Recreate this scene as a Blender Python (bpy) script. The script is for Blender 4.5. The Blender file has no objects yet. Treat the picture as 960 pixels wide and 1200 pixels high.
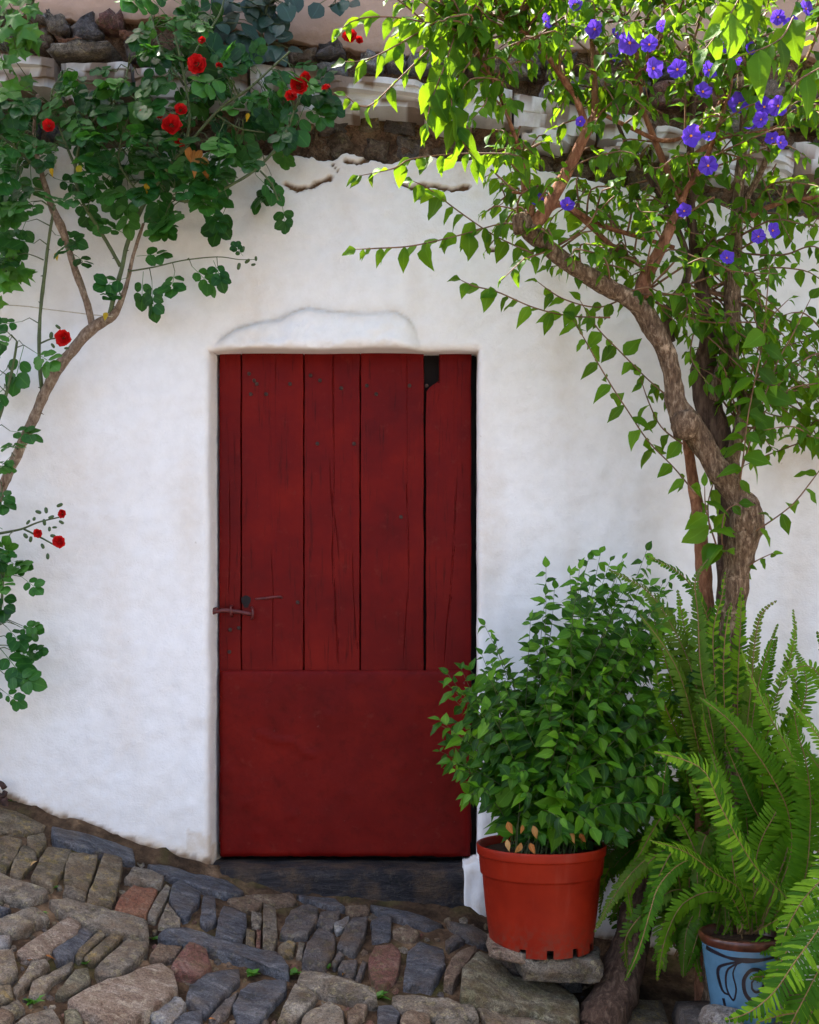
import bpy, math, random
import numpy as np
from mathutils import Vector as V, Matrix, noise as mn

random.seed(7)
R = random.random
def U(a, b): return a + (b - a) * random.random()
def lerp(a, b, t): return a + (b - a) * t
def clamp(x, a=0.0, b=1.0): return max(a, min(b, x))
def sstep(a, b, x):
    t = clamp((x - a) / (b - a)); return t * t * (3 - 2 * t)
def interp(x, pts):
    return float(np.interp(x, [p[0] for p in pts], [p[1] for p in pts]))

# ------------------------------------------------------------------ camera, sky, sun, exposure
SC = bpy.context.scene
COL = SC.collection
FPX, YH, DIST, CZ = 1500.0, 730.0, 4.3, 0.785      # focal length in photo pixels, horizon row, distance to wall, eye height over sill
cam_d = bpy.data.cameras.new('camera'); cam = bpy.data.objects.new('camera', cam_d); COL.objects.link(cam)
cam.location = (0, -DIST, CZ); cam.rotation_euler = (math.radians(90), 0, 0)
cam_d.sensor_fit = 'HORIZONTAL'; cam_d.sensor_width = 36; cam_d.lens = 36 * FPX / 960
cam_d.shift_y = (YH - 600) / 960; cam_d.clip_end = 500
SC.camera = cam

SUN_EL, SUN_AZ = math.radians(60), math.radians(-55)     # azimuth from +Y (behind the house), negative = to the left
world = bpy.data.worlds.new('World'); SC.world = world; world.use_nodes = True
wn = world.node_tree.nodes; wl = world.node_tree.links
sky = wn.new('ShaderNodeTexSky'); sky.sky_type = 'NISHITA'; sky.sun_disc = False
sky.sun_elevation = SUN_EL; sky.sun_rotation = SUN_AZ; sky.dust_density = 4.0; sky.air_density = 0.8; sky.ozone_density = 0.4
wl.new(sky.outputs[0], wn['Background'].inputs[0]); wn['Background'].inputs[1].default_value = 0.13
sun_d = bpy.data.lights.new('sun', 'SUN'); sun_d.energy = 5.0; sun_d.angle = math.radians(0.6); sun_d.color = (1, 0.94, 0.84)
sun = bpy.data.objects.new('sun', sun_d); COL.objects.link(sun)
sd = V((math.sin(SUN_AZ) * math.cos(SUN_EL), math.cos(SUN_AZ) * math.cos(SUN_EL), math.sin(SUN_EL)))
sun.rotation_euler = (-sd).to_track_quat('-Z', 'Y').to_euler(); sun.location = (0, 0, 12)
SC.view_settings.view_transform = 'Standard'; SC.view_settings.look = 'None'
SC.cycles.max_bounces = 6; SC.cycles.diffuse_bounces = 3; SC.cycles.glossy_bounces = 2; SC.cycles.transmission_bounces = 3; SC.cycles.adaptive_threshold = 0.02
SC.view_settings.exposure = 2.15; SC.view_settings.gamma = 1.0

# ------------------------------------------------------------------ helpers
def P(px, py, y):                      # a photo pixel at a chosen distance from the wall -> world point
    d = DIST + y
    return V(((px - 480) / FPX * d, y, CZ - (py - YH) / FPX * d))
def project(p):
    d = p[1] + DIST
    return 480 + p[0] / d * FPX, YH - (p[2] - CZ) / d * FPX
def nz(p, s=1.0, o=0.0): return mn.noise(V((p[0] * s + o, p[1] * s + o * 0.7, p[2] * s - o)))

W = {}                                 # world matrix of every object by name
def reg(o, M): W[o.name] = M.copy(); o.matrix_basis = M
def adopt(o, parent):
    if parent is not None:
        o.parent = parent; o.matrix_parent_inverse = W[parent.name].inverted()
def tag(o, label=None, cat=None, group=None, kind=None):
    if label: o['label'] = label
    if cat: o['category'] = cat
    if group: o['group'] = group
    if kind: o['kind'] = kind
    return o
def empty(name, loc, label=None, cat=None, group=None):
    o = bpy.data.objects.new(name, None); COL.objects.link(o); o.empty_display_size = 0.05
    reg(o, Matrix.Translation(V(loc))); return tag(o, label, cat, group)
def mesh_data(name, verts, faces, mat, smooth=True, attrs=None):
    me = bpy.data.meshes.new(name); me.from_pydata([tuple(v) for v in verts], [], faces)
    me.materials.append(mat)
    if smooth: me.polygons.foreach_set('use_smooth', [True] * len(me.polygons))
    if attrs:
        for k, arr in attrs.items():
            a = me.attributes.new(k, 'FLOAT', 'POINT'); a.data.foreach_set('value', np.asarray(arr, dtype=np.float32))
    me.update(); return me
def build(name, verts, faces, mat, parent=None, origin=None, smooth=True, attrs=None):
    """verts in world space; the object's origin goes to `origin` (or the middle of its footprint)"""
    A = np.array([tuple(v) for v in verts], dtype=float)
    if origin is None:
        lo, hi = A.min(0), A.max(0); origin = V(((lo[0] + hi[0]) / 2, (lo[1] + hi[1]) / 2, lo[2]))
    origin = V(origin); A = A - np.array(origin)
    me = mesh_data(name, A.tolist(), faces, mat, smooth, attrs)
    o = bpy.data.objects.new(name, me); COL.objects.link(o); reg(o, Matrix.Translation(origin)); adopt(o, parent)
    return o
def place(name, me, M, parent=None):
    o = bpy.data.objects.new(name, me); COL.objects.link(o); reg(o, M); adopt(o, parent); return o

class MB:
    def __init__(s): s.v = []; s.f = []; s.a = {}
    def add(s, verts, faces, **at):
        n = len(s.v); s.v.extend(verts); s.f.extend([tuple(i + n for i in f) for f in faces])
        for k, val in at.items():
            L = s.a.setdefault(k, []); L.extend(val if hasattr(val, '__len__') else [val] * len(verts))
    def build(s, name, mat, parent=None, origin=None, smooth=True): return build(name, s.v, s.f, mat, parent, origin, smooth, s.a)

def spline(pts, rad, step):
    """Catmull-Rom through points (with radii), resampled about every `step` metres"""
    pts = [V(p) for p in pts]; n = len(pts); op, orr = [], []
    for i in range(n - 1):
        p0 = pts[max(i - 1, 0)]; p1 = pts[i]; p2 = pts[i + 1]; p3 = pts[min(i + 2, n - 1)]
        k = max(1, int((p2 - p1).length / step))
        for j in range(k):
            t = j / k; t2 = t * t; t3 = t2 * t
            op.append(0.5 * ((2 * p1) + (p2 - p0) * t + (2 * p0 - 5 * p1 + 4 * p2 - p3) * t2 + (3 * p1 - p0 - 3 * p2 + p3) * t3))
            orr.append(lerp(rad[i], rad[i + 1], t))
    op.append(pts[-1]); orr.append(rad[-1]); return op, orr
def tube(mb, pts, rad, sides=6, step=0.02, lump=0.0, lscale=18, seed=0, **at):
    if not hasattr(rad, '__len__'): rad = [rad] * len(pts)
    pp, rr = spline(pts, rad, step); n = len(pp)
    verts, faces = [], []; up = V((0.13, -0.97, 0.2))
    for i, p in enumerate(pp):
        d = (pp[min(i + 1, n - 1)] - pp[max(i - 1, 0)]).normalized()
        a = d.cross(up)
        if a.length < 1e-3: a = d.cross(V((1, 0, 0)))
        a.normalize(); b = d.cross(a).normalized(); up = -b if (-b).dot(up) > 0 else b
        for k in range(sides):
            t = 2 * math.pi * k / sides; off = a * math.cos(t) + b * math.sin(t); r = rr[i]
            if lump:
                q = p + off * r
                r *= 1 + lump * (nz(q, lscale, seed) + 0.5 * nz(V((q.x * 3, q.y * 3, q.z)), lscale * 1.6, seed + 9))
            verts.append(p + off * r)
    for i in range(n - 1):
        for k in range(sides):
            k2 = (k + 1) % sides
            faces.append((i * sides + k, i * sides + k2, (i + 1) * sides + k2, (i + 1) * sides + k))
    faces.append(tuple(range(sides - 1, -1, -1))); faces.append(tuple((n - 1) * sides + k for k in range(sides)))
    mb.add(verts, faces, **at); return pp
def frame(origin, d, nrm, scale=1.0):
    """matrix: local +Y along d, +Z near nrm"""
    d = V(d).normalized(); z = V(nrm) - d * V(nrm).dot(d)
    if z.length < 1e-4: z = d.orthogonal()
    z.normalize(); x = d.cross(z)
    M = Matrix.Identity(4)
    for i in range(3):
        M[i][0] = x[i] * scale; M[i][1] = d[i] * scale; M[i][2] = z[i] * scale; M[i][3] = origin[i]
    return M

# ------------------------------------------------------------------ materials
def mat_base(name):
    m = bpy.data.materials.new(name); m.use_nodes = True; nt = m.node_tree
    return m, nt, nt.nodes, nt.links, nt.nodes['Principled BSDF']
def N(nt, typ, **kw):
    n = nt.nodes.new(typ)
    for k, v in kw.items():
        if hasattr(n, k): setattr(n, k, v)
        else: n.inputs[k].default_value = v
    return n
def ramp(nt, fac, stops):
    r = nt.nodes.new('ShaderNodeValToRGB'); e = r.color_ramp.elements
    while len(e) < len(stops): e.new(0.5)
    for i, (p, c) in enumerate(stops):
        e[i].position = p; e[i].color = (*c, 1) if len(c) == 3 else c
    nt.links.new(fac, r.inputs[0]); return r.outputs[0]
def mix(nt, fac, a, b, blend='MIX'):
    n = nt.nodes.new('ShaderNodeMix'); n.data_type = 'RGBA'; n.blend_type = blend
    for i, v in ((0, fac), (6, a), (7, b)):
        if hasattr(v, 'links'): nt.links.new(v, n.inputs[i])
        elif i == 0: n.inputs[0].default_value = v
        else: n.inputs[i].default_value = (*v, 1)
    return n.outputs[2]
def math_n(nt, op, a, b=0.0, c=None):
    n = nt.nodes.new('ShaderNodeMath'); n.operation = op
    for i, v in enumerate((a, b) if c is None else (a, b, c)):
        if hasattr(v, 'links'): nt.links.new(v, n.inputs[i])
        else: n.inputs[i].default_value = v
    return n.outputs[0]
def vec_coord(nt, scale=(1, 1, 1), rnd=True, kind='Object'):
    tc = nt.nodes.new('ShaderNodeTexCoord'); mp = nt.nodes.new('ShaderNodeMapping'); mp.inputs['Scale'].default_value = scale
    src = tc.outputs[kind]
    if rnd:
        oi = nt.nodes.new('ShaderNodeObjectInfo'); ad = nt.nodes.new('ShaderNodeVectorMath'); ad.operation = 'ADD'
        k = math_n(nt, 'MULTIPLY', oi.outputs['Random'], 37.0)
        nt.links.new(src, ad.inputs[0]); nt.links.new(k, ad.inputs[1]); src = ad.outputs[0]
    nt.links.new(src, mp.inputs[0]); return mp.outputs[0]
def noise_t(nt, vec, scale, detail=5, rough=0.55, dist=0.0):
    n = nt.nodes.new('ShaderNodeTexNoise'); n.inputs['Scale'].default_value = scale; n.inputs['Detail'].default_value = min(detail, 4)
    n.inputs['Roughness'].default_value = rough; n.inputs['Distortion'].default_value = dist
    nt.links.new(vec, n.inputs['Vector']); return n.outputs['Fac']
def bump(nt, bs, h, strength=0.5, dist=0.005):
    b = nt.nodes.new('ShaderNodeBump'); b.inputs['Strength'].default_value = strength; b.inputs['Distance'].default_value = dist
    nt.links.new(h, b.inputs['Height']); nt.links.new(b.outputs[0], bs.inputs['Normal']); return b
def attr(nt, name):
    a = nt.nodes.new('ShaderNodeAttribute'); a.attribute_name = name; return a.outputs['Fac']

def stone_mat(name, c1, c2, c3, lichen=0.25, lcol=(0.33, 0.31, 0.2), moss=0.2, rough=0.7, streak=(1, 1, 1), dirt=0.42):
    m, nt, nd, lk, bs = mat_base(name)
    v = vec_coord(nt, streak); v2 = vec_coord(nt)
    big = noise_t(nt, v, 16, 5, 0.65, 0.8); fine = noise_t(nt, v, 110, 4, 0.7)
    c = ramp(nt, big, [(0.32, c1), (0.5, c2), (0.68, c3)])
    c = mix(nt, 0.85, c, ramp(nt, fine, [(0.34, (0.25, 0.24, 0.23)), (0.5, (0.78, 0.78, 0.78)), (0.64, (1.0, 1.0, 1.0))]), 'MULTIPLY')
    l = noise_t(nt, v2, 34, 5, 0.72, 0.3)
    lm = ramp(nt, l, [(0.60 - 0.12 * lichen, (0, 0, 0)), (0.64 - 0.08 * lichen, (1, 1, 1))])
    c = mix(nt, math_n(nt, 'MULTIPLY', lm, 0.8 * min(1, lichen * 2.5)), c, lcol)
    gm = ramp(nt, math_n(nt, 'ADD', math_n(nt, 'MULTIPLY', big, -0.6), math_n(nt, 'ADD', math_n(nt, 'MULTIPLY', l, 0.6), 0.5)), [(0.60 - 0.2 * moss, (0, 0, 0)), (0.70 - 0.2 * moss, (1, 1, 1))])
    c = mix(nt, math_n(nt, 'MULTIPLY', gm, 0.7 * min(1, moss * 2.5)), c, (0.09, 0.075, 0.022))
    d = noise_t(nt, v2, 11, 4, 0.7); dm = ramp(nt, d, [(0.45, (0, 0, 0)), (0.72, (1, 1, 1))]); c = mix(nt, math_n(nt, 'MULTIPLY', dm, dirt * 1.6), c, (0.19, 0.115, 0.06))
    lk.new(c, bs.inputs['Base Color']); bs.inputs['Roughness'].default_value = rough
    bs.inputs['Specular IOR Level'].default_value = 0.3
    gr = noise_t(nt, v2, 320, 2, 0.6); c = mix(nt, 0.8, c, ramp(nt, gr, [(0.36, (0.38, 0.38, 0.38)), (0.62, (0.95, 0.95, 0.95))]), 'MULTIPLY'); lk.new(c, bs.inputs['Base Color'])
    h = math_n(nt, 'ADD', math_n(nt, 'MULTIPLY', big, 1.6), math_n(nt, 'ADD', math_n(nt, 'MULTIPLY', fine, 0.9), math_n(nt, 'MULTIPLY', lm, 0.12)))
    bump(nt, bs, h, 1.0, 0.010); return m

M = {}
M['blue'] = stone_mat('slate blue stone', (0.05, 0.052, 0.062), (0.125, 0.13, 0.15), (0.27, 0.27, 0.285), 0.15, (0.34, 0.30, 0.22), 0.15, 0.55, (1, 2.6, 1), 0.3)
M['grey'] = stone_mat('grey stone', (0.11, 0.085, 0.062), (0.25, 0.205, 0.155), (0.42, 0.365, 0.29), 0.35, (0.48, 0.40, 0.24), 0.3)
M['dark'] = stone_mat('dark stone', (0.055, 0.047, 0.045), (0.125, 0.11, 0.105), (0.24, 0.21, 0.19), 0.2, (0.32, 0.27, 0.18), 0.3, 0.6)
M['moss'] = stone_mat('mossy stone', (0.095, 0.07, 0.042), (0.22, 0.17, 0.108), (0.37, 0.305, 0.205), 0.45, (0.42, 0.29, 0.10), 0.4)
M['brown'] = stone_mat('brown stone', (0.11, 0.066, 0.042), (0.22, 0.145, 0.095), (0.36, 0.265, 0.185), 0.3, (0.42, 0.34, 0.22), 0.3)
M['pink'] = stone_mat('pink sandstone', (0.24, 0.145, 0.10), (0.40, 0.29, 0.21), (0.56, 0.46, 0.36), 0.3, (0.6, 0.5, 0.36), 0.2, 0.75, (1, 2, 1))
M['red'] = stone_mat('red stone', (0.14, 0.045, 0.035), (0.24, 0.10, 0.075), (0.36, 0.23, 0.18), 0.2, (0.36, 0.30, 0.16), 0.35)
M['brick'] = stone_mat('brick', (0.24, 0.085, 0.045), (0.34, 0.14, 0.075), (0.42, 0.22, 0.13), 0.1, (0.42, 0.38, 0.32), 0.08, 0.8)
M['pale'] = stone_mat('pale grey stone', (0.20, 0.195, 0.195), (0.35, 0.34, 0.33), (0.5, 0.48, 0.45), 0.25, (0.5, 0.45, 0.32), 0.1)
M['lichen'] = stone_mat('lichen covered stone', (0.09, 0.075, 0.045), (0.17, 0.145, 0.095), (0.27, 0.24, 0.17), 0.8, (0.42, 0.39, 0.27), 0.6)

def earth_mat():
    m, nt, nd, lk, bs = mat_base('earth and mortar')
    v = vec_coord(nt, rnd=False); a = noise_t(nt, v, 7, 8, 0.65); b = noise_t(nt, v, 70, 6, 0.7); g = noise_t(nt, v, 4.5, 7, 0.6)
    c = ramp(nt, a, [(0.36, (0.035, 0.021, 0.012)), (0.52, (0.11, 0.066, 0.037)), (0.68, (0.26, 0.165, 0.095))])
    c = mix(nt, 0.7, c, ramp(nt, b, [(0.3, (0.35, 0.33, 0.3)), (0.65, (1, 1, 1))]), 'MULTIPLY')
    gm = ramp(nt, g, [(0.52, (0, 0, 0)), (0.66, (0.75, 0.75, 0.75))]); c = mix(nt, gm, c, (0.075, 0.07, 0.02))
    # beyond the built cobbles the same paving goes on as pattern
    sx = nt.nodes.new('ShaderNodeSeparateXYZ'); lk.new(v, sx.inputs[0])
    vo = nt.nodes.new('ShaderNodeTexVoronoi'); vo.inputs['Scale'].default_value = 7; lk.new(v, vo.inputs['Vector'])
    pc_ = mix(nt, ramp(nt, vo.outputs['Distance'], [(0.35, (0, 0, 0)), (0.5, (1, 1, 1))]), ramp(nt, a, [(0.35, (0.2, 0.18, 0.15)), (0.65, (0.36, 0.33, 0.28))]), (0.1, 0.07, 0.05))
    far = math_n(nt, 'MAXIMUM', math_n(nt, 'LESS_THAN', sx.outputs[1], -2.32), math_n(nt, 'GREATER_THAN', math_n(nt, 'ABSOLUTE', math_n(nt, 'ADD', sx.outputs[0], 0.35)), 2.3))
    c = mix(nt, far, c, pc_)
    lk.new(c, bs.inputs['Base Color']); bs.inputs['Roughness'].default_value = 0.95; bs.inputs['Specular IOR Level'].default_value = 0.15
    bump(nt, bs, math_n(nt, 'ADD', b, a), 1.0, 0.012); return m
M['earth'] = earth_mat()

def plaster_mat(name, base, warm, dirt):
    m, nt, nd, lk, bs = mat_base(name)
    v = vec_coord(nt, rnd=False); w = noise_t(nt, v, 1.3, 7, 0.6, 0.4); f = noise_t(nt, v, 22, 7, 0.65); gr = noise_t(nt, v, 160, 4, 0.6)
    c = mix(nt, ramp(nt, w, [(0.5, (0, 0, 0)), (0.78, (0.55, 0.55, 0.55))]), base, warm)
    c = mix(nt, 0.25, c, ramp(nt, f, [(0.25, (0.72, 0.7, 0.66)), (0.6, (1, 1, 1))]), 'MULTIPLY')
    sp = noise_t(nt, v, 48, 3, 0.5); sm = ramp(nt, sp, [(0.75, (0, 0, 0)), (0.80, (0.35, 0.35, 0.35))]); c = mix(nt, sm, c, (0.35, 0.30, 0.22))
    st = attr(nt, 'stain'); sn = noise_t(nt, v, 30, 6, 0.7)
    sf = math_n(nt, 'MULTIPLY', st, ramp(nt, sn, [(0.3, (0.5, 0.5, 0.5)), (0.58, (1, 1, 1))]))
    c = mix(nt, sf, c, dirt)
    pk = math_n(nt, 'MULTIPLY', attr(nt, 'peel'), 1.0)
    c = mix(nt, pk, c, (0.17, 0.10, 0.055))
    lk.new(c, bs.inputs['Base Color']); bs.inputs['Roughness'].default_value = 0.9; bs.inputs['Specular IOR Level'].default_value = 0.2
    bump(nt, bs, math_n(nt, 'ADD', math_n(nt, 'MULTIPLY', f, 1.0), math_n(nt, 'MULTIPLY', gr, 0.5)), 0.55, 0.006); return m
M['plaster'] = plaster_mat('white limewash', (0.84, 0.825, 0.81), (0.79, 0.74, 0.66), (0.52, 0.36, 0.18))
M['tan'] = plaster_mat('old tan render', (0.44, 0.30, 0.22), (0.36, 0.25, 0.17), (0.2, 0.12, 0.07))
M['mud'] = stone_mat('mud mortar', (0.10, 0.05, 0.027), (0.25, 0.14, 0.08), (0.40, 0.25, 0.15), 0.25, (0.42, 0.33, 0.24), 0.15, 0.95)
M['whiteslab'] = plaster_mat('limewashed slate', (0.64, 0.63, 0.62), (0.5, 0.47, 0.43), (0.3, 0.22, 0.15))

def door_mat(name, grain=True):
    m, nt, nd, lk, bs = mat_base(name)
    v = vec_coord(nt, (1, 1, 0.055) if grain else (1, 1, 1)); g = noise_t(nt, v, 95 if grain else 24, 8, 0.7, 0.25); vb = vec_coord(nt)
    b = noise_t(nt, vb, 4.5, 6, 0.65); p = noise_t(nt, vb, 55, 4, 0.6)
    c = ramp(nt, b, [(0.30, (0.090, 0.0022, 0.0020)), (0.5, (0.125, 0.0036, 0.0026)), (0.72, (0.168, 0.0070, 0.0036))])
    gm = ramp(nt, g, [(0.27, (0.30, 0.25, 0.25)), (0.42, (1, 1, 1))]) if grain else ramp(nt, g, [(0.2, (0.6, 0.6, 0.6)), (0.5, (1, 1, 1))])
    c = mix(nt, 0.8, c, gm, 'MULTIPLY')
    pm = ramp(nt, p, [(0.735, (0, 0, 0)), (0.77, (0.8, 0.8, 0.8))]); c = mix(nt, pm, c, (0.02, 0.006, 0.006))
    # worn, greyer paint scuffs
    sc = noise_t(nt, vb, 17, 8, 0.75); scm = ramp(nt, sc, [(0.60, (0, 0, 0)), (0.70, (0.45, 0.45, 0.45))]); c = mix(nt, scm, c, (0.15, 0.020, 0.013))
    if not grain:
        ch = noise_t(nt, vb, 38, 4, 0.75); chm = ramp(nt, ch, [(0.70, (0, 0, 0)), (0.735, (0.7, 0.7, 0.7))]); c = mix(nt, chm, c, (0.16, 0.07, 0.06))
    lk.new(c, bs.inputs['Base Color'])
    lk.new(ramp(nt, b, [(0.3, (0.34, 0.34, 0.34)), (0.7, (0.52, 0.52, 0.52))]), bs.inputs['Roughness']); bs.inputs['Specular IOR Level'].default_value = 0.10
    h = math_n(nt, 'SUBTRACT', math_n(nt, 'MULTIPLY', gm, 0.6 if grain else 0.25), math_n(nt, 'MULTIPLY', pm, 0.6))
    bump(nt, bs, math_n(nt, 'ADD', h, math_n(nt, 'MULTIPLY', sc, 0.5)), 0.6, 0.003); return m
M['door'] = door_mat('dark red painted wood'); M['sheet'] = door_mat('dark red painted sheet', False)

def simple_mat(name, col, rough=0.6, var=0.3, scale=30, bs_=0.3, spec=0.4, metal=0.0):
    m, nt, nd, lk, bs = mat_base(name)
    v = vec_coord(nt); n = noise_t(nt, v, scale, 6, 0.6)
    lo = tuple(x * (1 - var) for x in col); hi = tuple(min(1, x * (1 + var)) for x in col)
    lk.new(ramp(nt, n, [(0.3, lo), (0.7, hi)]), bs.inputs['Base Color']); bs.inputs['Roughness'].default_value = rough
    bs.inputs['Specular IOR Level'].default_value = spec; bs.inputs['Metallic'].default_value = metal
    if bs_: bump(nt, bs, n, bs_, 0.003)
    return m
M['rust'] = simple_mat('rusty iron', (0.045, 0.018, 0.012), 0.7, 0.6, 60, 0.6)
M['redbolt'] = simple_mat('red painted iron', (0.11, 0.02, 0.018), 0.45, 0.5, 60, 0.4)
M['void'] = simple_mat('gap shade black', (0.012, 0.008, 0.008), 0.9, 0.3, 10, 0)  # near-black colour that paints in the shade behind gaps and in holes
M['threshold'] = stone_mat('worn slate sill', (0.014, 0.013, 0.017), (0.03, 0.028, 0.034), (0.075, 0.066, 0.068), 0.1, (0.25, 0.2, 0.16), 0.05, 0.6, (0.5, 2, 2.5))
def pot_mat():
    m, nt, nd, lk, bs = mat_base('red plastic pot'); v = vec_coord(nt, rnd=False); vs = vec_coord(nt, (1, 1, 0.12), rnd=False)
    a = noise_t(nt, v, 7, 4, 0.6); st = noise_t(nt, vs, 30, 4, 0.65); sp = noise_t(nt, v, 60, 4, 0.7)
    c = ramp(nt, a, [(0.3, (0.19, 0.010, 0.003)), (0.7, (0.27, 0.018, 0.005))])
    c = mix(nt, ramp(nt, st, [(0.56, (0, 0, 0)), (0.75, (0.13, 0.13, 0.13))]), c, (0.34, 0.12, 0.075))
    sx = nt.nodes.new('ShaderNodeSeparateXYZ'); lk.new(v, sx.inputs[0]); lo = nt.nodes.new('ShaderNodeMapRange'); lk.new(sx.outputs[2], lo.inputs[0]); lo.inputs[1].default_value = 0.11; lo.inputs[2].default_value = 0.0
    dm = math_n(nt, 'MULTIPLY', ramp(nt, sp, [(0.45, (0, 0, 0)), (0.62, (0.6, 0.6, 0.6))]), lo.outputs[0]); c = mix(nt, dm, c, (0.09, 0.055, 0.035))
    lk.new(c, bs.inputs['Base Color']); lk.new(ramp(nt, sp, [(0.3, (0.36, 0.36, 0.36)), (0.7, (0.55, 0.55, 0.55))]), bs.inputs['Roughness']); bs.inputs['Specular IOR Level'].default_value = 0.15; return m
M['terracotta'] = pot_mat()
M['soil'] = simple_mat('potting soil', (0.035, 0.022, 0.014), 0.95, 0.6, 70, 1.0, 0.1)
M['glaze'] = simple_mat('blue glaze', (0.085, 0.19, 0.29), 0.22, 0.16, 14, 0.05, 0.5)
M['glazerim'] = simple_mat('brown glazed rim', (0.075, 0.022, 0.012), 0.3, 0.6, 40, 0.1, 0.5)
M['swirl'] = simple_mat('black brush glaze', (0.014, 0.012, 0.02), 0.28, 0.4, 30, 0, 0.5)
M['wire'] = simple_mat('weathered wire', (0.45, 0.40, 0.30), 0.7, 0.3, 50, 0)
M['roof'] = simple_mat('clay roof tile', (0.33, 0.14, 0.08), 0.85, 0.4, 8, 0.5)

def bark_mat(name, c1, c2, c3, stretch=0.22, scale=60, strength=1.0):
    m, nt, nd, lk, bs = mat_base(name)
    v = vec_coord(nt, (1, 1, stretch)); a = noise_t(nt, v, scale, 8, 0.7, 0.4); v2 = vec_coord(nt); b = noise_t(nt, v2, 22, 6, 0.65)
    c = ramp(nt, a, [(0.3, c1), (0.5, c2), (0.7, c3)])
    lm = ramp(nt, b, [(0.60, (0, 0, 0)), (0.68, (0.6, 0.6, 0.6))]); c = mix(nt, lm, c, tuple(min(1, x * 1.6) for x in c3))
    lk.new(c, bs.inputs['Base Color']); bs.inputs['Roughness'].default_value = 0.85; bs.inputs['Specular IOR Level'].default_value = 0.2
    bump(nt, bs, a, strength, 0.012); return m
M['bark'] = bark_mat('rough brown bark', (0.04, 0.023, 0.012), (0.13, 0.08, 0.046), (0.32, 0.235, 0.155), 0.3, 100)
M['barkdark'] = bark_mat('dark bark', (0.028, 0.016, 0.010), (0.07, 0.040, 0.026), (0.14, 0.09, 0.06))
M['barkred'] = bark_mat('smooth orange bark', (0.09, 0.036, 0.018), (0.19, 0.08, 0.04), (0.30, 0.15, 0.085), 0.35, 70, 0.7)
M['cane'] = bark_mat('rose cane bark', (0.09, 0.055, 0.035), (0.23, 0.16, 0.11), (0.38, 0.30, 0.22), 0.5, 90)
M['greencane'] = simple_mat('green cane', (0.07, 0.095, 0.03), 0.55, 0.4, 30, 0.2)
M['twig'] = simple_mat('thin twig', (0.15, 0.075, 0.035), 0.7, 0.4, 30, 0.2)
M['twiggreen'] = simple_mat('green twig', (0.06, 0.075, 0.02), 0.6, 0.4, 30, 0.1)

def leaf_mat(name, cols, trans=0.35, tcol=(0.22, 0.42, 0.03), rough=0.42, spec=0.45, vein=0.22):
    m, nt, nd, lk, bs = mat_base(name)
    oi = nt.nodes.new('ShaderNodeObjectInfo')
    t = math_n(nt, 'FRACT', math_n(nt, 'ADD', oi.outputs['Random'], attr(nt, 'tint')))
    k = len(cols) - 1
    c = ramp(nt, t, [(i / k, cc) for i, cc in enumerate(cols)])
    v = vec_coord(nt, rnd=False); n = noise_t(nt, v, 45, 2, 0.6)
    c = mix(nt, 0.45, c, ramp(nt, n, [(0.3, (0.6, 0.62, 0.6)), (0.65, (1, 1, 1))]), 'MULTIPLY')
    vm = ramp(nt, attr(nt, 'mid'), [(0.88, (0, 0, 0)), (1.0, (vein, vein, vein))])
    c = mix(nt, vm, c, tuple(min(1, x * 2.2 + 0.03) for x in cols[-1]))
    lk.new(c, bs.inputs['Base Color']); bs.inputs['Roughness'].default_value = rough; bs.inputs['Specular IOR Level'].default_value = spec
    tr = nt.nodes.new('ShaderNodeBsdfTranslucent'); tc = mix(nt, 0.5, c, tcol); lk.new(tc, tr.inputs[0])
    ms = nt.nodes.new('ShaderNodeMixShader'); ms.inputs[0].default_value = trans
    lk.new(bs.outputs[0], ms.inputs[1]); lk.new(tr.outputs[0], ms.inputs[2]); lk.new(ms.outputs[0], nd['Material Output'].inputs[0])
    bump(nt, bs, n, 0.25, 0.004); return m
M['treeleaf'] = leaf_mat('potato bush leaf', [(0.010, 0.048, 0.003), (0.024, 0.10, 0.005), (0.048, 0.155, 0.007), (0.10, 0.24, 0.012)], 0.5, (0.40, 0.64, 0.010), 0.45, 0.15)
M['roseleaf'] = leaf_mat('rose leaf', [(0.006, 0.042, 0.008), (0.014, 0.078, 0.013), (0.03, 0.125, 0.02), (0.065, 0.19, 0.024)], 0.26, (0.12, 0.40, 0.015), 0.36, 0.25)
M['shrubleaf'] = leaf_mat('jasmine leaf', [(0.007, 0.036, 0.003), (0.020, 0.085, 0.004), (0.05, 0.155, 0.007), (0.12, 0.28, 0.012)], 0.32, (0.2, 0.55, 0.012), 0.42, 0.2)
M['fern'] = leaf_mat('fern frond', [(0.022, 0.08, 0.003), (0.048, 0.14, 0.005), (0.085, 0.20, 0.007), (0.14, 0.27, 0.011)], 0.30, (0.22, 0.5, 0.010), 0.55, 0.10, 0.0)
M['fernold'] = leaf_mat('yellowing fern frond', [(0.035, 0.10, 0.006), (0.055, 0.13, 0.008), (0.095, 0.155, 0.010)], 0.3, (0.35, 0.45, 0.02), 0.55, 0.18, 0.0)
M['vineleaf'] = leaf_mat('vine leaf', [(0.04, 0.14, 0.012), (0.06, 0.2, 0.018), (0.09, 0.26, 0.02)], 0.35, (0.25, 0.55, 0.03))
M['darkleaf'] = leaf_mat('dark climber leaf', [(0.012, 0.04, 0.026), (0.02, 0.055, 0.035), (0.03, 0.08, 0.05)], 0.15, (0.08, 0.2, 0.05), 0.4, 0.5)
M['deadleaf'] = leaf_mat('dry leaf', [(0.36, 0.12, 0.03), (0.45, 0.2, 0.05), (0.5, 0.3, 0.12)], 0.25, (0.6, 0.25, 0.05), 0.7, 0.2)
M['yellowleaf'] = leaf_mat('yellow leaf', [(0.42, 0.26, 0.012), (0.5, 0.36, 0.02), (0.36, 0.33, 0.02)], 0.25, (0.8, 0.5, 0.02), 0.6, 0.2)
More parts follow.
